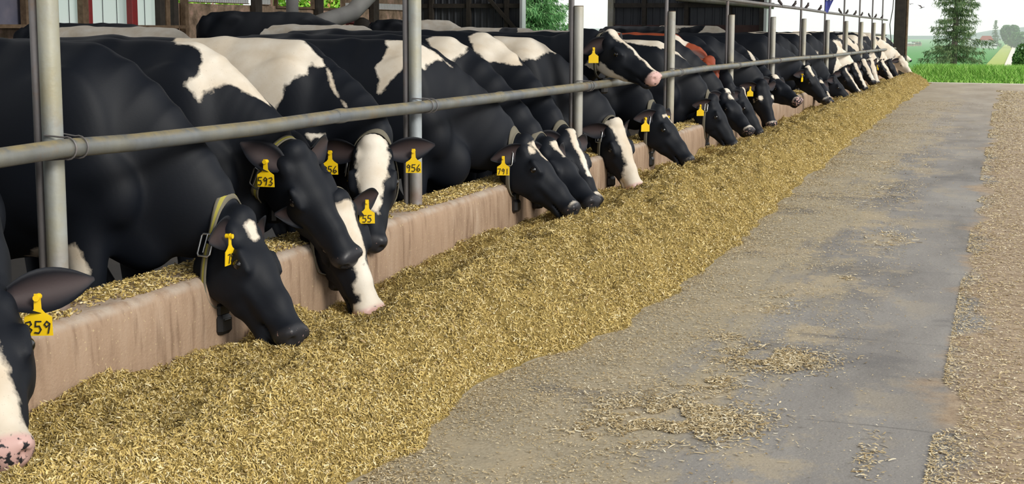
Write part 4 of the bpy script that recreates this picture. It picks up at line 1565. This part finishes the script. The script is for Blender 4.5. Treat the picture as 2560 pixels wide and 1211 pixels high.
def land():
    ys = np.concatenate([[33.42], np.linspace(36, 100, 20), np.geomspace(110, 1700, 40)])
    V, Q = [], []
    xs = np.linspace(-1, 1, 41)
    for y in ys:
        for a in xs:
            x = a * (60 + y * .8)
            V.append((x, y, float(land_z(y)) + .15 * math.sin(x * .11) * min(1, (y - 33) / 60)))
    n = len(xs)
    Q = [(i * n + j, i * n + j + 1, (i + 1) * n + j + 1, (i + 1) * n + j) for i in range(len(ys) - 1) for j in range(n - 1)]
    o = link('crop_field', raw_mesh('crop_field', V, Q), M['field'])
    tag(o, 'wide green crop field sloping away behind the barn', 'field', kind='structure')
    # side ground beyond the left wall, seen through the windows
    o = MB().box((-80, -4, -.9), (XW - .3, 40, -.5)).build('ground', M['field'])
    o['kind'] = 'structure'
    def strip(name, L, R, m, lift, label, cat):
        """ribbon following the land; L, R are pixel edges (x, y)"""
        V = []
        fine = lambda E: [(float(np.interp(q, np.arange(len(E)), [e[0] for e in E])), float(np.interp(q, np.arange(len(E)), [e[1] for e in E]))) for q in np.linspace(0, len(E) - 1, 41)]
        L, R = fine(L), fine(R)
        for (x0, y0), (x1, y1) in zip(L, R):
            for (x, y) in ((x0, y0), (x1, y1)):
                d = ray(x, y)
                t = np.geomspace(62, 1650, 900)
                P = CAM[None] + t[:, None] * d[None]
                k = np.argmax(P[:, 2] < land_z(P[:, 1]) + lift)
                q = P[k] if P[k, 2] < land_z(P[k, 1]) + lift else P[-1]
                V.append((q[0], q[1], float(land_z(q[1])) + lift))
        Q = [(2 * i, 2 * i + 1, 2 * i + 3, 2 * i + 2) for i in range(len(L) - 1)]
        o = link(name, raw_mesh(name, V, Q), m)
        tag(o, label, cat, kind='structure')
    strip('grass_verge', [(2456, 172), (2462, 165), (2480, 146), (2498, 126), (2512, 112)], [(2515, 172), (2518, 165), (2523, 146), (2530, 126), (2534, 112)], M['verge'], .25, 'yellow green mown strip between crop field and pale road', 'verge')
    strip('gravel_road', [(2506, 172), (2512, 160), (2521, 140), (2529, 122), (2534, 112)], [(2535, 172), (2534, 160), (2535, 140), (2538, 122), (2539, 112)], M['gravel'], .35, 'pale gravel road running up beside the mown strip', 'road')
    MB().box((-6, 33.40, -.10), (8, 34.1, -.012)).build('gravel_edge', M['gravel'])
    tag(bpy.data.objects['gravel_edge'], 'narrow pale gravel edge where the concrete lane meets the grass', 'gravel', kind='structure')
    # tall grass
    r = np.random.default_rng(51)
    n = 110000
    y = 34.0 + 11.5 * r.random(n)
    x = -6.5 + 14 * r.random(n)
    k = x > -2.42
    x, y = x[k], y[k]
    n = len(x)
    z = land_z(y)
    h = (.16 + .22 * r.random(n)) * np.clip((y - 33.6) / 2.5, .35, 1.45)
    a = r.random(n) * 6.283
    lean = r.normal(0, .28, (n, 2))
    w = .010 + .014 * r.random(n)
    B = np.stack([x, y, z], 1)
    dx = np.stack([np.cos(a), np.sin(a), 0 * a], 1) * w[:, None]
    mid = B + np.stack([lean[:, 0] * h * .35, lean[:, 1] * h * .35, h * .6], 1)
    tip = B + np.stack([lean[:, 0] * h * 1.3, lean[:, 1] * h * 1.3, h], 1)
    V = np.stack([B - dx / 2, B + dx / 2, mid - dx / 2, mid + dx / 2, tip], 1).reshape(-1, 3)
    i = np.arange(n)[:, None] * 5
    o = link('tall_grass', raw_mesh('tall_grass', V, i + [0, 1, 3, 2], False, i + [2, 3, 4]), M['grass'])
    tag(o, 'bright green tall grass at the end of the concrete lane', 'grass', kind='stuff')


def leaf_cards(C, sz, r, asp=.55, dirs=None):
    n = len(C)
    A = r.normal(0, 1, (n, 3)) if dirs is None else dirs + r.normal(0, .30, (n, 3))
    A /= np.linalg.norm(A, axis=1, keepdims=True)
    B = np.cross(A, r.normal(0, 1, (n, 3)))
    B /= np.linalg.norm(B, axis=1, keepdims=True)
    s = (np.asarray(sz) * (.6 + .8 * r.random(n)))[:, None]
    V = np.stack([C - A * s, C + B * s * asp, C + A * s, C - B * s * asp], 1).reshape(-1, 3)
    return V, np.arange(n)[:, None] * 4 + [0, 1, 2, 3]


def spruce(loc, H, R, seed, label, mat='needle', whorls=26, per=6, tuft=26, clear=.10, size=1.0):
    r = np.random.default_rng(seed)
    o = empty('spruce_tree', loc)
    MB().tube([(0, 0, -.3), (0.02, 0, H * .3), (-.02, 0, H * .7), (0, 0, H)], [R * .11, R * .085, R * .045, .02], 12).build('trunk', M['bark'], o)
    bw = MB()
    C, DR = [], []
    for k in range(whorls):
        t = clear + (1 - clear) * (k + r.random() * .5) / whorls
        z = H * t
        reach = R * (1 - t) ** .75 * (1 + .12 * r.normal())
        for j in range(per):
            if r.random() < .10: continue
            a = 6.283 * (j + r.random()) / per
            L = reach * (.55 + .6 * r.random())
            pts = []
            for q in np.linspace(0, 1, 6):
                dz = L * (.10 * q - .55 * q * q + .38 * q ** 3) * (1.3 - t)
                pts.append(np.array([math.cos(a) * L * q, math.sin(a) * L * q, z + dz]))
            bw.tube(pts, [R * .012 * (1.2 - q) for q in np.linspace(0, 1, 6)], 5)
            m = max(6, int(tuft * L / R * 1.6))
            for i in range(m):
                q = .18 + .85 * r.random()
                p = np.array([np.interp(q, np.linspace(0, 1, 6), [v[c] for v in pts]) for c in range(3)])
                side = np.array([-math.sin(a), math.cos(a), 0])
                wd = L * .22 * math.sin(min(1, q) * 2.6)
                base = p + side * r.normal(0, .45) * wd
                hang = L * .26 * r.random()
                for g in range(5):
                    C.append(base + r.normal(0, 1, 3) * (.05 * R, .05 * R, .03 * R) + np.array([0, 0, -hang * g / 4]))
                    DR.append(np.array([math.cos(a) * .45, math.sin(a) * .45, -.25 - .2 * g]))
    bw.build('branches', M['bark'], o)['kind'] = 'stuff'
    V, Q = leaf_cards(np.array(C), R * .060 * size, r, .17, np.array(DR))
    link('needles', raw_mesh('needles', V, Q, False), M[mat], o)
    tag(o, label, 'tree')
    return o


def bushy(name, loc, rad, n, seed, label, mat='leaf', leaf=.09, trunk=True, cat='tree', lumps=14):
    r = np.random.default_rng(seed)
    o = empty(name, loc)
    rad = np.array(rad, float)
    if trunk:
        MB().tube([(0, 0, -rad[2] * .4), (0, 0, rad[2] * .7)], [rad[0] * .10, rad[0] * .05], 8).build('trunk', M['bark'], o)
    C = []
    for k in range(lumps):
        d = unit(r.normal(0, 1, 3))
        c = d * rad * .62 * r.random() ** .4
        c[2] += rad[2]
        s = rad * (.30 + .22 * r.random())
        q = r.normal(0, 1, (n // lumps, 3))
        q /= np.linalg.norm(q, axis=1, keepdims=True)
        C.append(c + q * s * (.75 + .25 * r.random((len(q), 1))))
    C = np.concatenate(C)
    C = C[C[:, 2] > -.05]
    V, Q = leaf_cards(C, leaf, r)
    link('foliage', raw_mesh('foliage', V, Q, False), M[mat], o)
    tag(o, label, cat)
    return o


def gable_house(loc, w, d, h, rh, label, walls='white', roof='houseroof', porch=False, name='farmhouse', cat='house'):
    o = empty(name, loc)
    MB().box((-w / 2, -d / 2, -1.0), (w / 2, d / 2, h)).build('walls', M[walls], o)
    MB().prism([(-w / 2 - .4, h), (w / 2 + .4, h), (w / 2 - .8 if porch else 0.2, h + rh), (-w / 2 + .8 if porch else -.2, h + rh)], -d / 2 - .3, d / 2 + .3).build('roof', M[roof], o)
    for k in range(3):
        x = -w / 2 + w * (k + .5) / 3
        for z in ((.8, 3.6) if h > 5 else (.9,)):
            MB().box((x - .5, -d / 2 - .05, z), (x + .5, -d / 2 + .02, z + 1.4)).build('window', M['tin'], o)
    if porch:
        pr = MB().box((-w / 2, -d / 2 - 2.2, 2.6), (w / 2, -d / 2, 2.85))
        pr.build('porch_roof', M['white'], o)
        for k in range(4):
            x = -w / 2 + .2 + (w - .4) * k / 3
            MB().box((x - .12, -d / 2 - 2.1, -1), (x + .12, -d / 2 - 1.9, 2.6)).build('porch_post', M['white'], o)
    tag(o, label, cat)
    return o


def outdoors():
    land()
    c = onY(2384, 160, 105)
    spruce((c[0], 105, float(land_z(105))), 12.5, 2.35, 61, 'tall ragged spruce standing alone beyond the tall grass', whorls=25, per=6, tuft=46, clear=.10, size=.85)
    c = onY(1326, 60, 62)
    spruce((c[0], 62, -.9), 9.0, 2.6, 62, 'bright green spruce outside, seen through the end wall doorway', 'needlefresh', 32, 9, 80, size=.7)
    c = onY(2556, 160, 62)
    bushy('round_bush', (c[0] + .15, 62, float(land_z(62)) - .1), (.72, .8, .98), 5200, 63, 'dark green bush at the right edge beside the gravel road', leaf=.06, trunk=False, cat='bush')
    gz = lambda Y: float(land_z(Y))
    c = onY(2530, 90, 640)
    bushy('broad_tree', (c[0], 640, gz(640)), (5.4, 5, 6.3), 5000, 64, 'large hazy round tree beside the distant farmhouse', 'farleaf', .6)
    c = onY(2488, 90, 640)
    spruce((c[0], 640, gz(640)), 13.0, 3.0, 65, 'small hazy conifer between farmhouse and large round tree', 'needle', 16, 6, 12, size=1.8)
    c = onY(2548, 100, 600)
    bushy('broad_tree', (c[0], 600, gz(600)), (4.0, 4, 3.6), 2500, 66, 'low hazy tree at the far right behind the bush', 'farleaf', .6)
    c = onY(2475, 95, 660)
    bushy('broad_tree', (c[0], 660, gz(660)), (2.2, 3, 2.6), 1500, 68, 'small hazy tree left of the distant conifer', 'farleaf', .5)
    c = onY(2466, 100, 620)
    gable_house((c[0], 620, gz(620) + .2), 5.2, 5, 3.4, 1.9, 'white farmhouse with red roof and porch in the distance', porch=True)
    c = onY(2487, 100, 600)
    gable_house((c[0], 600, gz(600) + .1), 2.0, 3, 1.5, .6, 'tiny white shed right of the red roofed farmhouse', 'white', 'white', name='shed', cat='shed')
    c = onY(2436, 100, 650)
    gable_house((c[0], 650, gz(650) + .2), 4.4, 6, 3.2, 1.4, 'long white barn left of the red roofed farmhouse', 'white', 'white', name='farm_shed', cat='barn')
    c = onY(2420, 100, 640)
    o = empty('grain_bin', (c[0], 640, gz(640)))
    MB().tube([(0, 0, -.5), (0, 0, 3.4)], 1.7, 20).build('bin_wall', M['white'], o)
    MB().tube([(0, 0, 3.4), (0, 0, 4.5)], [1.75, .2], 20).build('bin_roof', M['white'], o)
    tag(o, 'round white grain bin left of the long white barn', 'silo')
    c = onY(2275, 100, 700)
    gable_house((c[0], 700, gz(700) + .1), 4.4, 6, 1.3, .9, 'low grey shed on the horizon right of the barn corner post', 'sidewall', 'white', name='farm_shed', cat='barn')
    c = onY(2294, 101, 730)
    gable_house((c[0], 730, gz(730)), 4.0, 6, 1.5, .6, 'low pinkish shed on the horizon left of the tall spruce', 'sidewall', 'sidewall', name='farm_shed', cat='barn')
    for k, px in enumerate((470, 560, 712, 765, 832, 890)):
        c = onX(px, 12, -24.0 - .5 * (k % 2))
        bushy('garden_shrub', (c[0], c[1], .2), (1.0, .85, 1.45), 2600, 80 + k, ['bright green shrub outside, seen through the left part of the long slatted vent', 'bright green shrub outside, seen through the right part of the long slatted vent', 'bright green shrub outside, left in the window gap behind the grey column', 'bright green shrub outside, right in the window gap behind the grey column', 'bright green shrub outside, seen through the window gap right of the dark post', 'bright green shrub outside, behind the small slatted vent'][k], 'brightleaf', .08, trunk=True, cat='bush')
    # hills
    V, F = [], []
    r = np.random.default_rng(71)
    xs = np.linspace(-900, 700, 90)
    hz = 13 + 5 * np.sin(xs * .011) + 3 * np.sin(xs * .031 + 1) + 1.2 * r.random(90)
    for k, x in enumerate(xs):
        V += [(x, 1500, -14), (x, 1540, hz[k] * .55 - 9), (x, 1620, hz[k] - 13), (x, 1690, -14)]
    F = [(4 * i + j, 4 * i + 4 + j, 4 * i + 5 + j, 4 * i + 1 + j) for i in range(89) for j in range(3)]
    mb = MB()
    mb.add(V, F)
    tag(mb.build('distant_hills', M['hill']), 'hazy blue wooded hills along the horizon', 'hills', kind='structure')
    # summer haze over the fields
    hz_ = NT('summer_haze')
    vs = hz_.n('ShaderNodeVolumeScatter', i_Color=(.93, .965, 1.0), i_Density=.00062)
    hz_.t.links.new(vs.outputs[0], hz_.out.inputs['Volume'])
    tag(MB().box((-1400, 120, -20), (1400, 1800, 22)).build('haze', hz_.m), 'pale summer haze over the distant fields', 'haze', kind='stuff')
# ------------------------------------------------------------------ the herd
TOCAM = (.42, -.90, .05)
NEAR, MIDH, FARH = .0105, .0125, .017


def cow(label, w, p, m, yaw=.08, L=.53, far=False, feed=True, **kw):
    """w = (px, py, X) withers or a world point; p = (px, py, X) poll; m = (px, py) nose tip"""
    W = onX(*w) if w[0] > 50 or len(w) == 4 else np.array(w, float)
    P = onX(*p)
    Mz = at_reach(P, m[0], m[1], L, far)
    if feed:
        MUZ.append((float(Mz[0]), float(Mz[1]), float(Mz[2])))
    o, H = build_cow(label, W, yaw, P, Mz, **kw)
    return o


G = 'cows eating along the curb'
cow('black cow cut off at the left edge with white pink-nosed face and tag 59', (-3.20, 3.02, 1.24), (-72, 712, -2.58), (12, 1128), yaw=.1, h=NEAR, dors=(.62, -.72, .25), nose_pink=.75,
    headmarks=(('blaze', .20, .49, .030, .06), ('muzzle', .43, .09)), tags=((0, '359', (.42, -.9, .0), .34),), ears=((.1, .1, .15), (0, 0, 0)), earlen=.235, group=G, wide=.85)
cow('nearest whole cow, all black, head down with strap collar and edge-on yellow tag', (225, 112, -3.28), (618, 534, -2.65), (768, 836), yaw=.10, h=NEAR, feed=True,
    headmarks=(('spot', .095, -.012, .020), ('spot', .065, -.012, .024)), tags=((1, '78', (.80, .10, .0), .40),), ears=((0, 0, 0), ('w', 0, (.30, -.92, -.10))), collar=(.86, 4.45, 0.035, 1), mouth_open=1.0, group=G, wide=.88,
    pats=(('w', [(66, 640), (100, 612), (190, 608), (215, 640), (222, 685), (170, 715), (90, 690)]),))
cow('black cow with tag 593, head raised above its neighbours, tongue showing', (480, 110, -3.32), (746, 372, -2.76), (896, 652), yaw=.10, h=NEAR, dors=(.62, -.42, .62), feed=False, group=G, wide=.80,
    pats=(('w', [(436, 98), (500, 96), (560, 118), (610, 160), (655, 228), (672, 262), (640, 246), (600, 226), (570, 212), (540, 222), (498, 252), (464, 212), (488, 196), (506, 150), (496, 126), (440, 112)]),),
    tags=((1, '593', (.15, -.98, .0), .30),), neck_sag=.09, ears=((.1, 0, -.1), ('w', 0, (-.75, -.34, .52))), collar=(.45, 4.4, .05, 1), tongue=True, mouth_open=.8)
cow('black cow with white blaze and pink nose, tag 55, under the raised head', (-3.50, 5.28, 1.09), (852, 494, -2.63), (950, 792), yaw=.02, h=NEAR, dors=(.78, -.42, .42), nose_pink=1.0, group=G, wide=.78,
    headmarks=(('blaze', .02, .30, .062, .036), ('blaze', .29, .50, .036, .052), ('muzzle', .44, .075)), tags=((0, '55', (.50, -.85, .1), .5),), ears=((.15, 0, .10), (0, 0, 0)), collar=(.86, 4.4, 0.040))
cow('large white cow with black shoulder, white face turned to us and tag 956', (745, 104, -3.35), (930, 352, -2.80), (930, 612), yaw=.06, h=NEAR, dors=(.42, -.90, .25), feed=False, group=G, wide=.82,
    pats=(('w', [(440, 78), (560, 70), (700, 84), (760, 104), (800, 140), (828, 190), (850, 245), (868, 270), (832, 226), (818, 168), (795, 176), (780, 160), (768, 188), (735, 195), (712, 216), (708, 245), (695, 262), (684, 300), (650, 300), (560, 260), (440, 200)]),
          ('w', [(705, 325), (728, 325), (730, 350), (716, 356)]), ('w', [(768, 335), (812, 335), (806, 350), (790, 342), (776, 356)])),
    headmarks=(('blaze', -.06, .17, .070, .074), ('blaze', .10, .36, .078, .028), ('spot', .20, -.15, .0)), tags=((0, '956', (.36, -.93, .05), .52), (1, '956', (.3, -.95, .05), .52)), ears=((.05, 0, .25), (.05, 0, .2)), earlen=.22, collar=(.86, 4.4, 0.020))
cow('black cow with white patch on withers, profile head down, tag 791', (1035, 106, -3.25), (1322, 345, -2.65), (1456, 518), yaw=.06, h=NEAR, group=G, wide=.92,
    pats=(('w', [(966, 103), (1000, 101), (1050, 110), (1090, 135), (1122, 163), (1130, 172), (1108, 152), (1086, 151), (1062, 176), (1052, 170), (1040, 150), (1005, 175), (984, 200), (962, 226), (944, 242), (940, 236), (950, 200), (940, 172), (956, 150), (970, 120)]),),
    headmarks=(('spot', .075, -.05, .022), ('blaze', .035, .075, .045, .02), ('blaze', .07, .17, .016, .010), ('muzzle', .475, .05)), tags=((1, '791', (.36, -.93, 0), .62),), ears=((0, 0, 0), (-.05, .0, -.95)), collar=(.86, 4.5, 0.040))
cow('black cow with short white blaze, head just behind the one tagged 791', (1118, 95, -3.38), (1378, 352, -2.62), (1500, 500), yaw=.04, h=MIDH, group=G, wide=.78, dors=(.7, -.2, .65),
    pats=(('w', [(1068, 98), (1095, 90), (1140, 96), (1168, 116), (1170, 128), (1140, 150), (1124, 158), (1104, 140), (1078, 120)]),), headmarks=(('blaze', .02, .15, .030, .012),), collar=(.86, 4.5, 0.060))
cow('black cow with curved white blaze and grey nose, half hidden in the cluster', (1205, 84, -3.38), (1428, 330, -2.64), (1502, 500), yaw=.04, h=MIDH, group=G, wide=.78, dors=(.7, -.3, .6),
    pats=(('w', [(1172, 92), (1190, 82), (1220, 84), (1262, 104), (1295, 140), (1304, 164), (1290, 166), (1260, 156), (1222, 158), (1190, 134)]),), headmarks=(('blaze', -.01, .34, .030, .016), ('muzzle', .45, .06)), collar=(.86, 4.5, 0.030))
cow('black cow with broad white blaze from poll to pink nose, in profile', (1318, 97, -3.30), (1545, 304, -2.65), (1606, 470), yaw=.04, h=MIDH, group=G, wide=.80, dors=(.72, -.40, .52), nose_pink=1.0,
    pats=(('w', [(1215, 90), (1280, 88), (1340, 96), (1372, 116), (1390, 134), (1374, 128), (1340, 152), (1310, 154), (1262, 150), (1240, 130)]),),
    headmarks=(('blaze', -.06, .14, .075, .056), ('blaze', .08, .36, .058, .042), ('blaze', .30, .52, .042, .09), ('muzzle', .40, .13)), ears=((0, 0, -.2), (-.1, 0, -.3)), collar=(.86, 4.5, 0.030))
cow('black cow holding its head up over the rail, thin white blaze and yellow tag', (-3.42, 9.62, 1.22), (1531, 80, -2.78), (1652, 186), yaw=.0, L=.54, h=MIDH, group=G, wide=.80, dors=(.45, -.15, .88), feed=False, nose_pink=1.0, neck_sag=-.02,
    headmarks=(('blaze', -.03, .13, .044, .03), ('blaze', .10, .50, .018, .014), ('muzzle', .475, .07), ('chin', .0, .11, -.225), ('chin', .1, .5, -.19)), tags=((1, '', TOCAM, .55),), ears=((0, 0, 0), (-.15, -.2, -.75)), collar=(.86, 4.6, 0.060))
cow('black cow with small white hook on its forehead and tags in both ears', (1478, 86, -3.30), (1655, 270, -2.65), (1741, 400), yaw=.04, h=MIDH, group=G, wide=.85,
    headmarks=(('blaze', .065, .085, .05, .05), ('blaze', .08, .15, .012, .008), ('muzzle', .485, .05)), tags=((1, '', (.62, -.75, 0), .55), (0, '', (.75, -.6, 0), .3)), ears=((.15, .1, .5), (-.05, 0, -.75)), collar=(.86, 4.5, 0.060))
cow('all black cow head down with square-on tag, dark transponder at its throat', (1640, 104, -3.25), (1790, 243, -2.65), (1850, 363), yaw=.04, h=MIDH, group=G, wide=.9,
    pats=(('w', [(1556, 92), (1600, 94), (1660, 106), (1700, 126), (1732, 143), (1708, 146), (1690, 136), (1650, 122), (1600, 112), (1560, 106)]),), tags=((1, '', TOCAM, .6),), ears=((0, 0, 0), (-.05, 0, -.8)), collar=(.86, 4.5, 0.070))
cow('black cow with white forehead triangle and pale nose', (-3.30, 13.20, 1.20), (1818, 227, -2.65), (1886, 324), yaw=.0, h=FARH, group=G, wide=.78, nose_pink=.25, dors=(.7, -.3, .6),
    headmarks=(('blaze', -.04, .03, .022, .045), ('spot', .09, .0, .035), ('muzzle', .46, .07)))
cow('red cow with white shoulder patches standing among the black ones', (-3.38, 13.82, 1.22), (1782, 146, -2.93), (1801, 212), yaw=.12, L=.50, h=FARH, group=G, wide=.70, mat='redcoat', feed=False,
    pats=(('w', [(1680, 88), (1725, 92), (1712, 118), (1704, 122), (1690, 112)]), ('w', [(1760, 104), (1782, 112), (1776, 120), (1766, 116)])), headmarks=(('muzzle', .46, .12),))
cow('black cow with narrow white triangle on its poll, head behind the pale nosed cow', (-3.30, 14.42, 1.20), (1858, 224, -2.65), (1915, 336), yaw=.0, h=FARH, group=G, wide=.76, headmarks=(('blaze', -.02, .12, .035, .008),))
cow('black cow with pink mouth open and white cheek spots, tagged, facing us', (-3.30, 15.18, 1.20), (1910, 205, -2.62), (1938, 312), yaw=.0, h=FARH, group=G, wide=.76, dors=(.62, -.6, .5), tongue=True, mouth_open=1.2, feed=False, nose_pink=.3,
    headmarks=(('spot', .18, .085, .026), ('spot', .18, -.085, .026), ('muzzle', .475, .06)), tags=((1, '', TOCAM, .4),))
cow('black cow with white poll patch and white ringed nose looking right', (-3.30, 16.25, 1.18), (1938, 190, -2.62), (2004, 246), yaw=.0, h=FARH, group=G, wide=.85, dors=(.5, -.3, .8), feed=False, nose_pink=.45,
    pats=(('w', [(1858, 92), (1890, 94), (1925, 98), (1936, 114), (1920, 106), (1880, 102), (1862, 98)]), ('w', [(1863, 110), (1872, 112), (1884, 140), (1890, 158), (1878, 146), (1866, 120)])), headmarks=(('blaze', -.04, .06, .055, .04), ('muzzle', .465, .09)))
cow('black cow with long white forehead stripe beside the cow with white ringed nose', (-3.28, 18.6, 1.20), (2022, 168, -2.65), (2086, 268), L=.55, yaw=.0, h=FARH, group=G, wide=.85, dors=(.6, -.35, .7), headmarks=(('blaze', -.03, .14, .042, .022), ('muzzle', .47, .06)), tags=((1, '', (.9, -.2, 0), .4),),
    pats=(('w', [(1990, 90), (2020, 96), (2030, 110), (2000, 104)]),))
cow('black cow with broken white blaze beside the striped one', (-3.28, 20.0, 1.20), (2050, 196, -2.66), (2082, 252), yaw=.0, h=FARH, group=G, wide=.78, dors=(.65, -.5, .5), headmarks=(('spot', .08, 0, .035), ('blaze', .30, .42, .02, .02)))
cow('all black cow, hornless head buried low in the feed before the far group', (-3.28, 21.7, 1.20), (2088, 190, -2.65), (2136, 254), yaw=.0, h=FARH, group=G, wide=.85)
cow('black cow with white nose stripe in the far group', (-3.28, 23.2, 1.20), (2112, 170, -2.66), (2158, 238), yaw=.0, h=FARH, group=G, wide=.85, dors=(.65, -.5, .55), rand=(5, .02), headmarks=(('blaze', .02, .5, .022, .022),))
cow('dark eared cow with narrow white face stripe seen end-on in the far group', (-3.28, 24.8, 1.20), (2138, 160, -2.65), (2168, 222), yaw=.0, h=FARH, group=G, wide=.85, rand=(8, .0), dors=(.6, -.6, .4), headmarks=(('blaze', -.02, .5, .035, .03),))
cow('black cow with broad white blaze, left of the broad white faced far cow', (-3.28, 26.4, 1.20), (2160, 150, -2.66), (2188, 204), L=.55, yaw=.0, h=FARH, group=G, base=-1, rand=(12, .02), dors=(.6, -.6, .4), headmarks=(('blaze', -.03, .52, .05, .04),), feed=False)
cow('black and white cow with broad white face and yellow tag in the far group', (-3.28, 28.0, 1.20), (2178, 148, -2.66), (2198, 208), L=.55, yaw=.0, h=FARH, group=G, base=-1, rand=(15, .04), dors=(.6, -.6, .4), headmarks=(('blaze', -.03, .52, .07, .05), ('muzzle', .38, .13)), tags=((1, '', TOCAM, .3),))
cow('black and white cow with tag on its cheek, third from the far end', (-3.28, 30.2, 1.20), (2206, 152, -2.64), (2240, 202), yaw=.0, h=FARH, group=G, rand=(3, .0), dors=(.7, -.4, .5), headmarks=(('blaze', -.02, .52, .05, .06),), tags=((1, '', TOCAM, .5),))
cow('black cheeked cow with tan white neck, next to the last one', (-3.25, 31.9, 1.20), (2226, 150, -2.62), (2252, 199), yaw=.0, h=FARH, group=G, base=-1, rand=(21, .0), dors=(.7, -.4, .5))
cow('last cow at the far end with tan white face near the barn corner', (-3.2, 33.3, 1.20), (2254, 142, -2.42), (2283, 186), yaw=.0, h=FARH, group=G, base=1.0, rand=(22, -.1), dors=(.6, -.6, .4))

# cows standing or lying farther back
GB = 'cows resting farther back in the barn'


def back(label, w, yaw, down=.0, feed=False, **kw):
    W = onX(*w)
    c, s = math.cos(yaw), math.sin(yaw)
    R = lambda a, b, z: W + np.array([c * a - s * b, s * a + c * b, z])
    P = R(.68, 0, -.10 - down)
    Mz = P + (R(1, 0, 0) - W) * .40 + np.array([0, 0, -.34])
    kw.setdefault('h', .020)
    return build_cow(label, W, yaw, P, Mz, group=GB, feed_dummy=None, **kw) if False else build_cow(label, W, yaw, P, Mz, group=GB, **kw)[0]


back('tan and white cow back, directly behind the nearest black cow', (430, 72, -7.6), .05, .35, base=1.0, rand=(31, -.22), floor_z=0.0)
back('black cow back in front of the white wall panels', (330, 62, -9.4), .12, .3, floor_z=0.0)
back('black cow standing across the barn in front of the thick dark post and green windows', (770, 33, -10.2), .3, .2, base=-1, floor_z=0.0)
back('grey white cow back right of the tall black one, below the red gate', (905, 66, -8.2), .1, .4, base=1.0, rand=(35, -.18), floor_z=0.0)
back('white and black rump against the dark ribbed wall, left of the doorway', (1118, 52, -11.0), .5, .3, base=-1, rand=(37, -.02), floor_z=0.0)
back('black cow back with white saddle just left of the doorway', (1318, 72, -7.6), .1, .3, base=-1, rand=(39, -.06), floor_z=0.0)
back('brown white cow back under the open doorway', (1540, 80, -5.9), .1, .4, base=1.0, rand=(41, -.1), floor_z=-.2)
back('black cow back in shade under the right ribbed wall', (1660, 68, -7.4), .2, .3, base=-1, floor_z=0.0)
back('white patched black cow in shade between two pale posts', (1790, 66, -6.8), .2, .3, base=-1, rand=(43, .0), floor_z=0.0)
back('tan white cow back at the left side of the open barn end', (2010, 82, -4.9), .1, .4, base=1.0, rand=(45, -.12), floor_z=-.2)
back('white cow back beneath the bird rail', (2106, 80, -4.6), .1, .4, base=1.0, rand=(47, -.2), floor_z=-.2)
back('brownish white cow back near the barn corner post', (2200, 86, -4.0), .05, .4, base=1.0, rand=(49, -.15), floor_z=-.2)
build_feed()
litter()
outdoors()
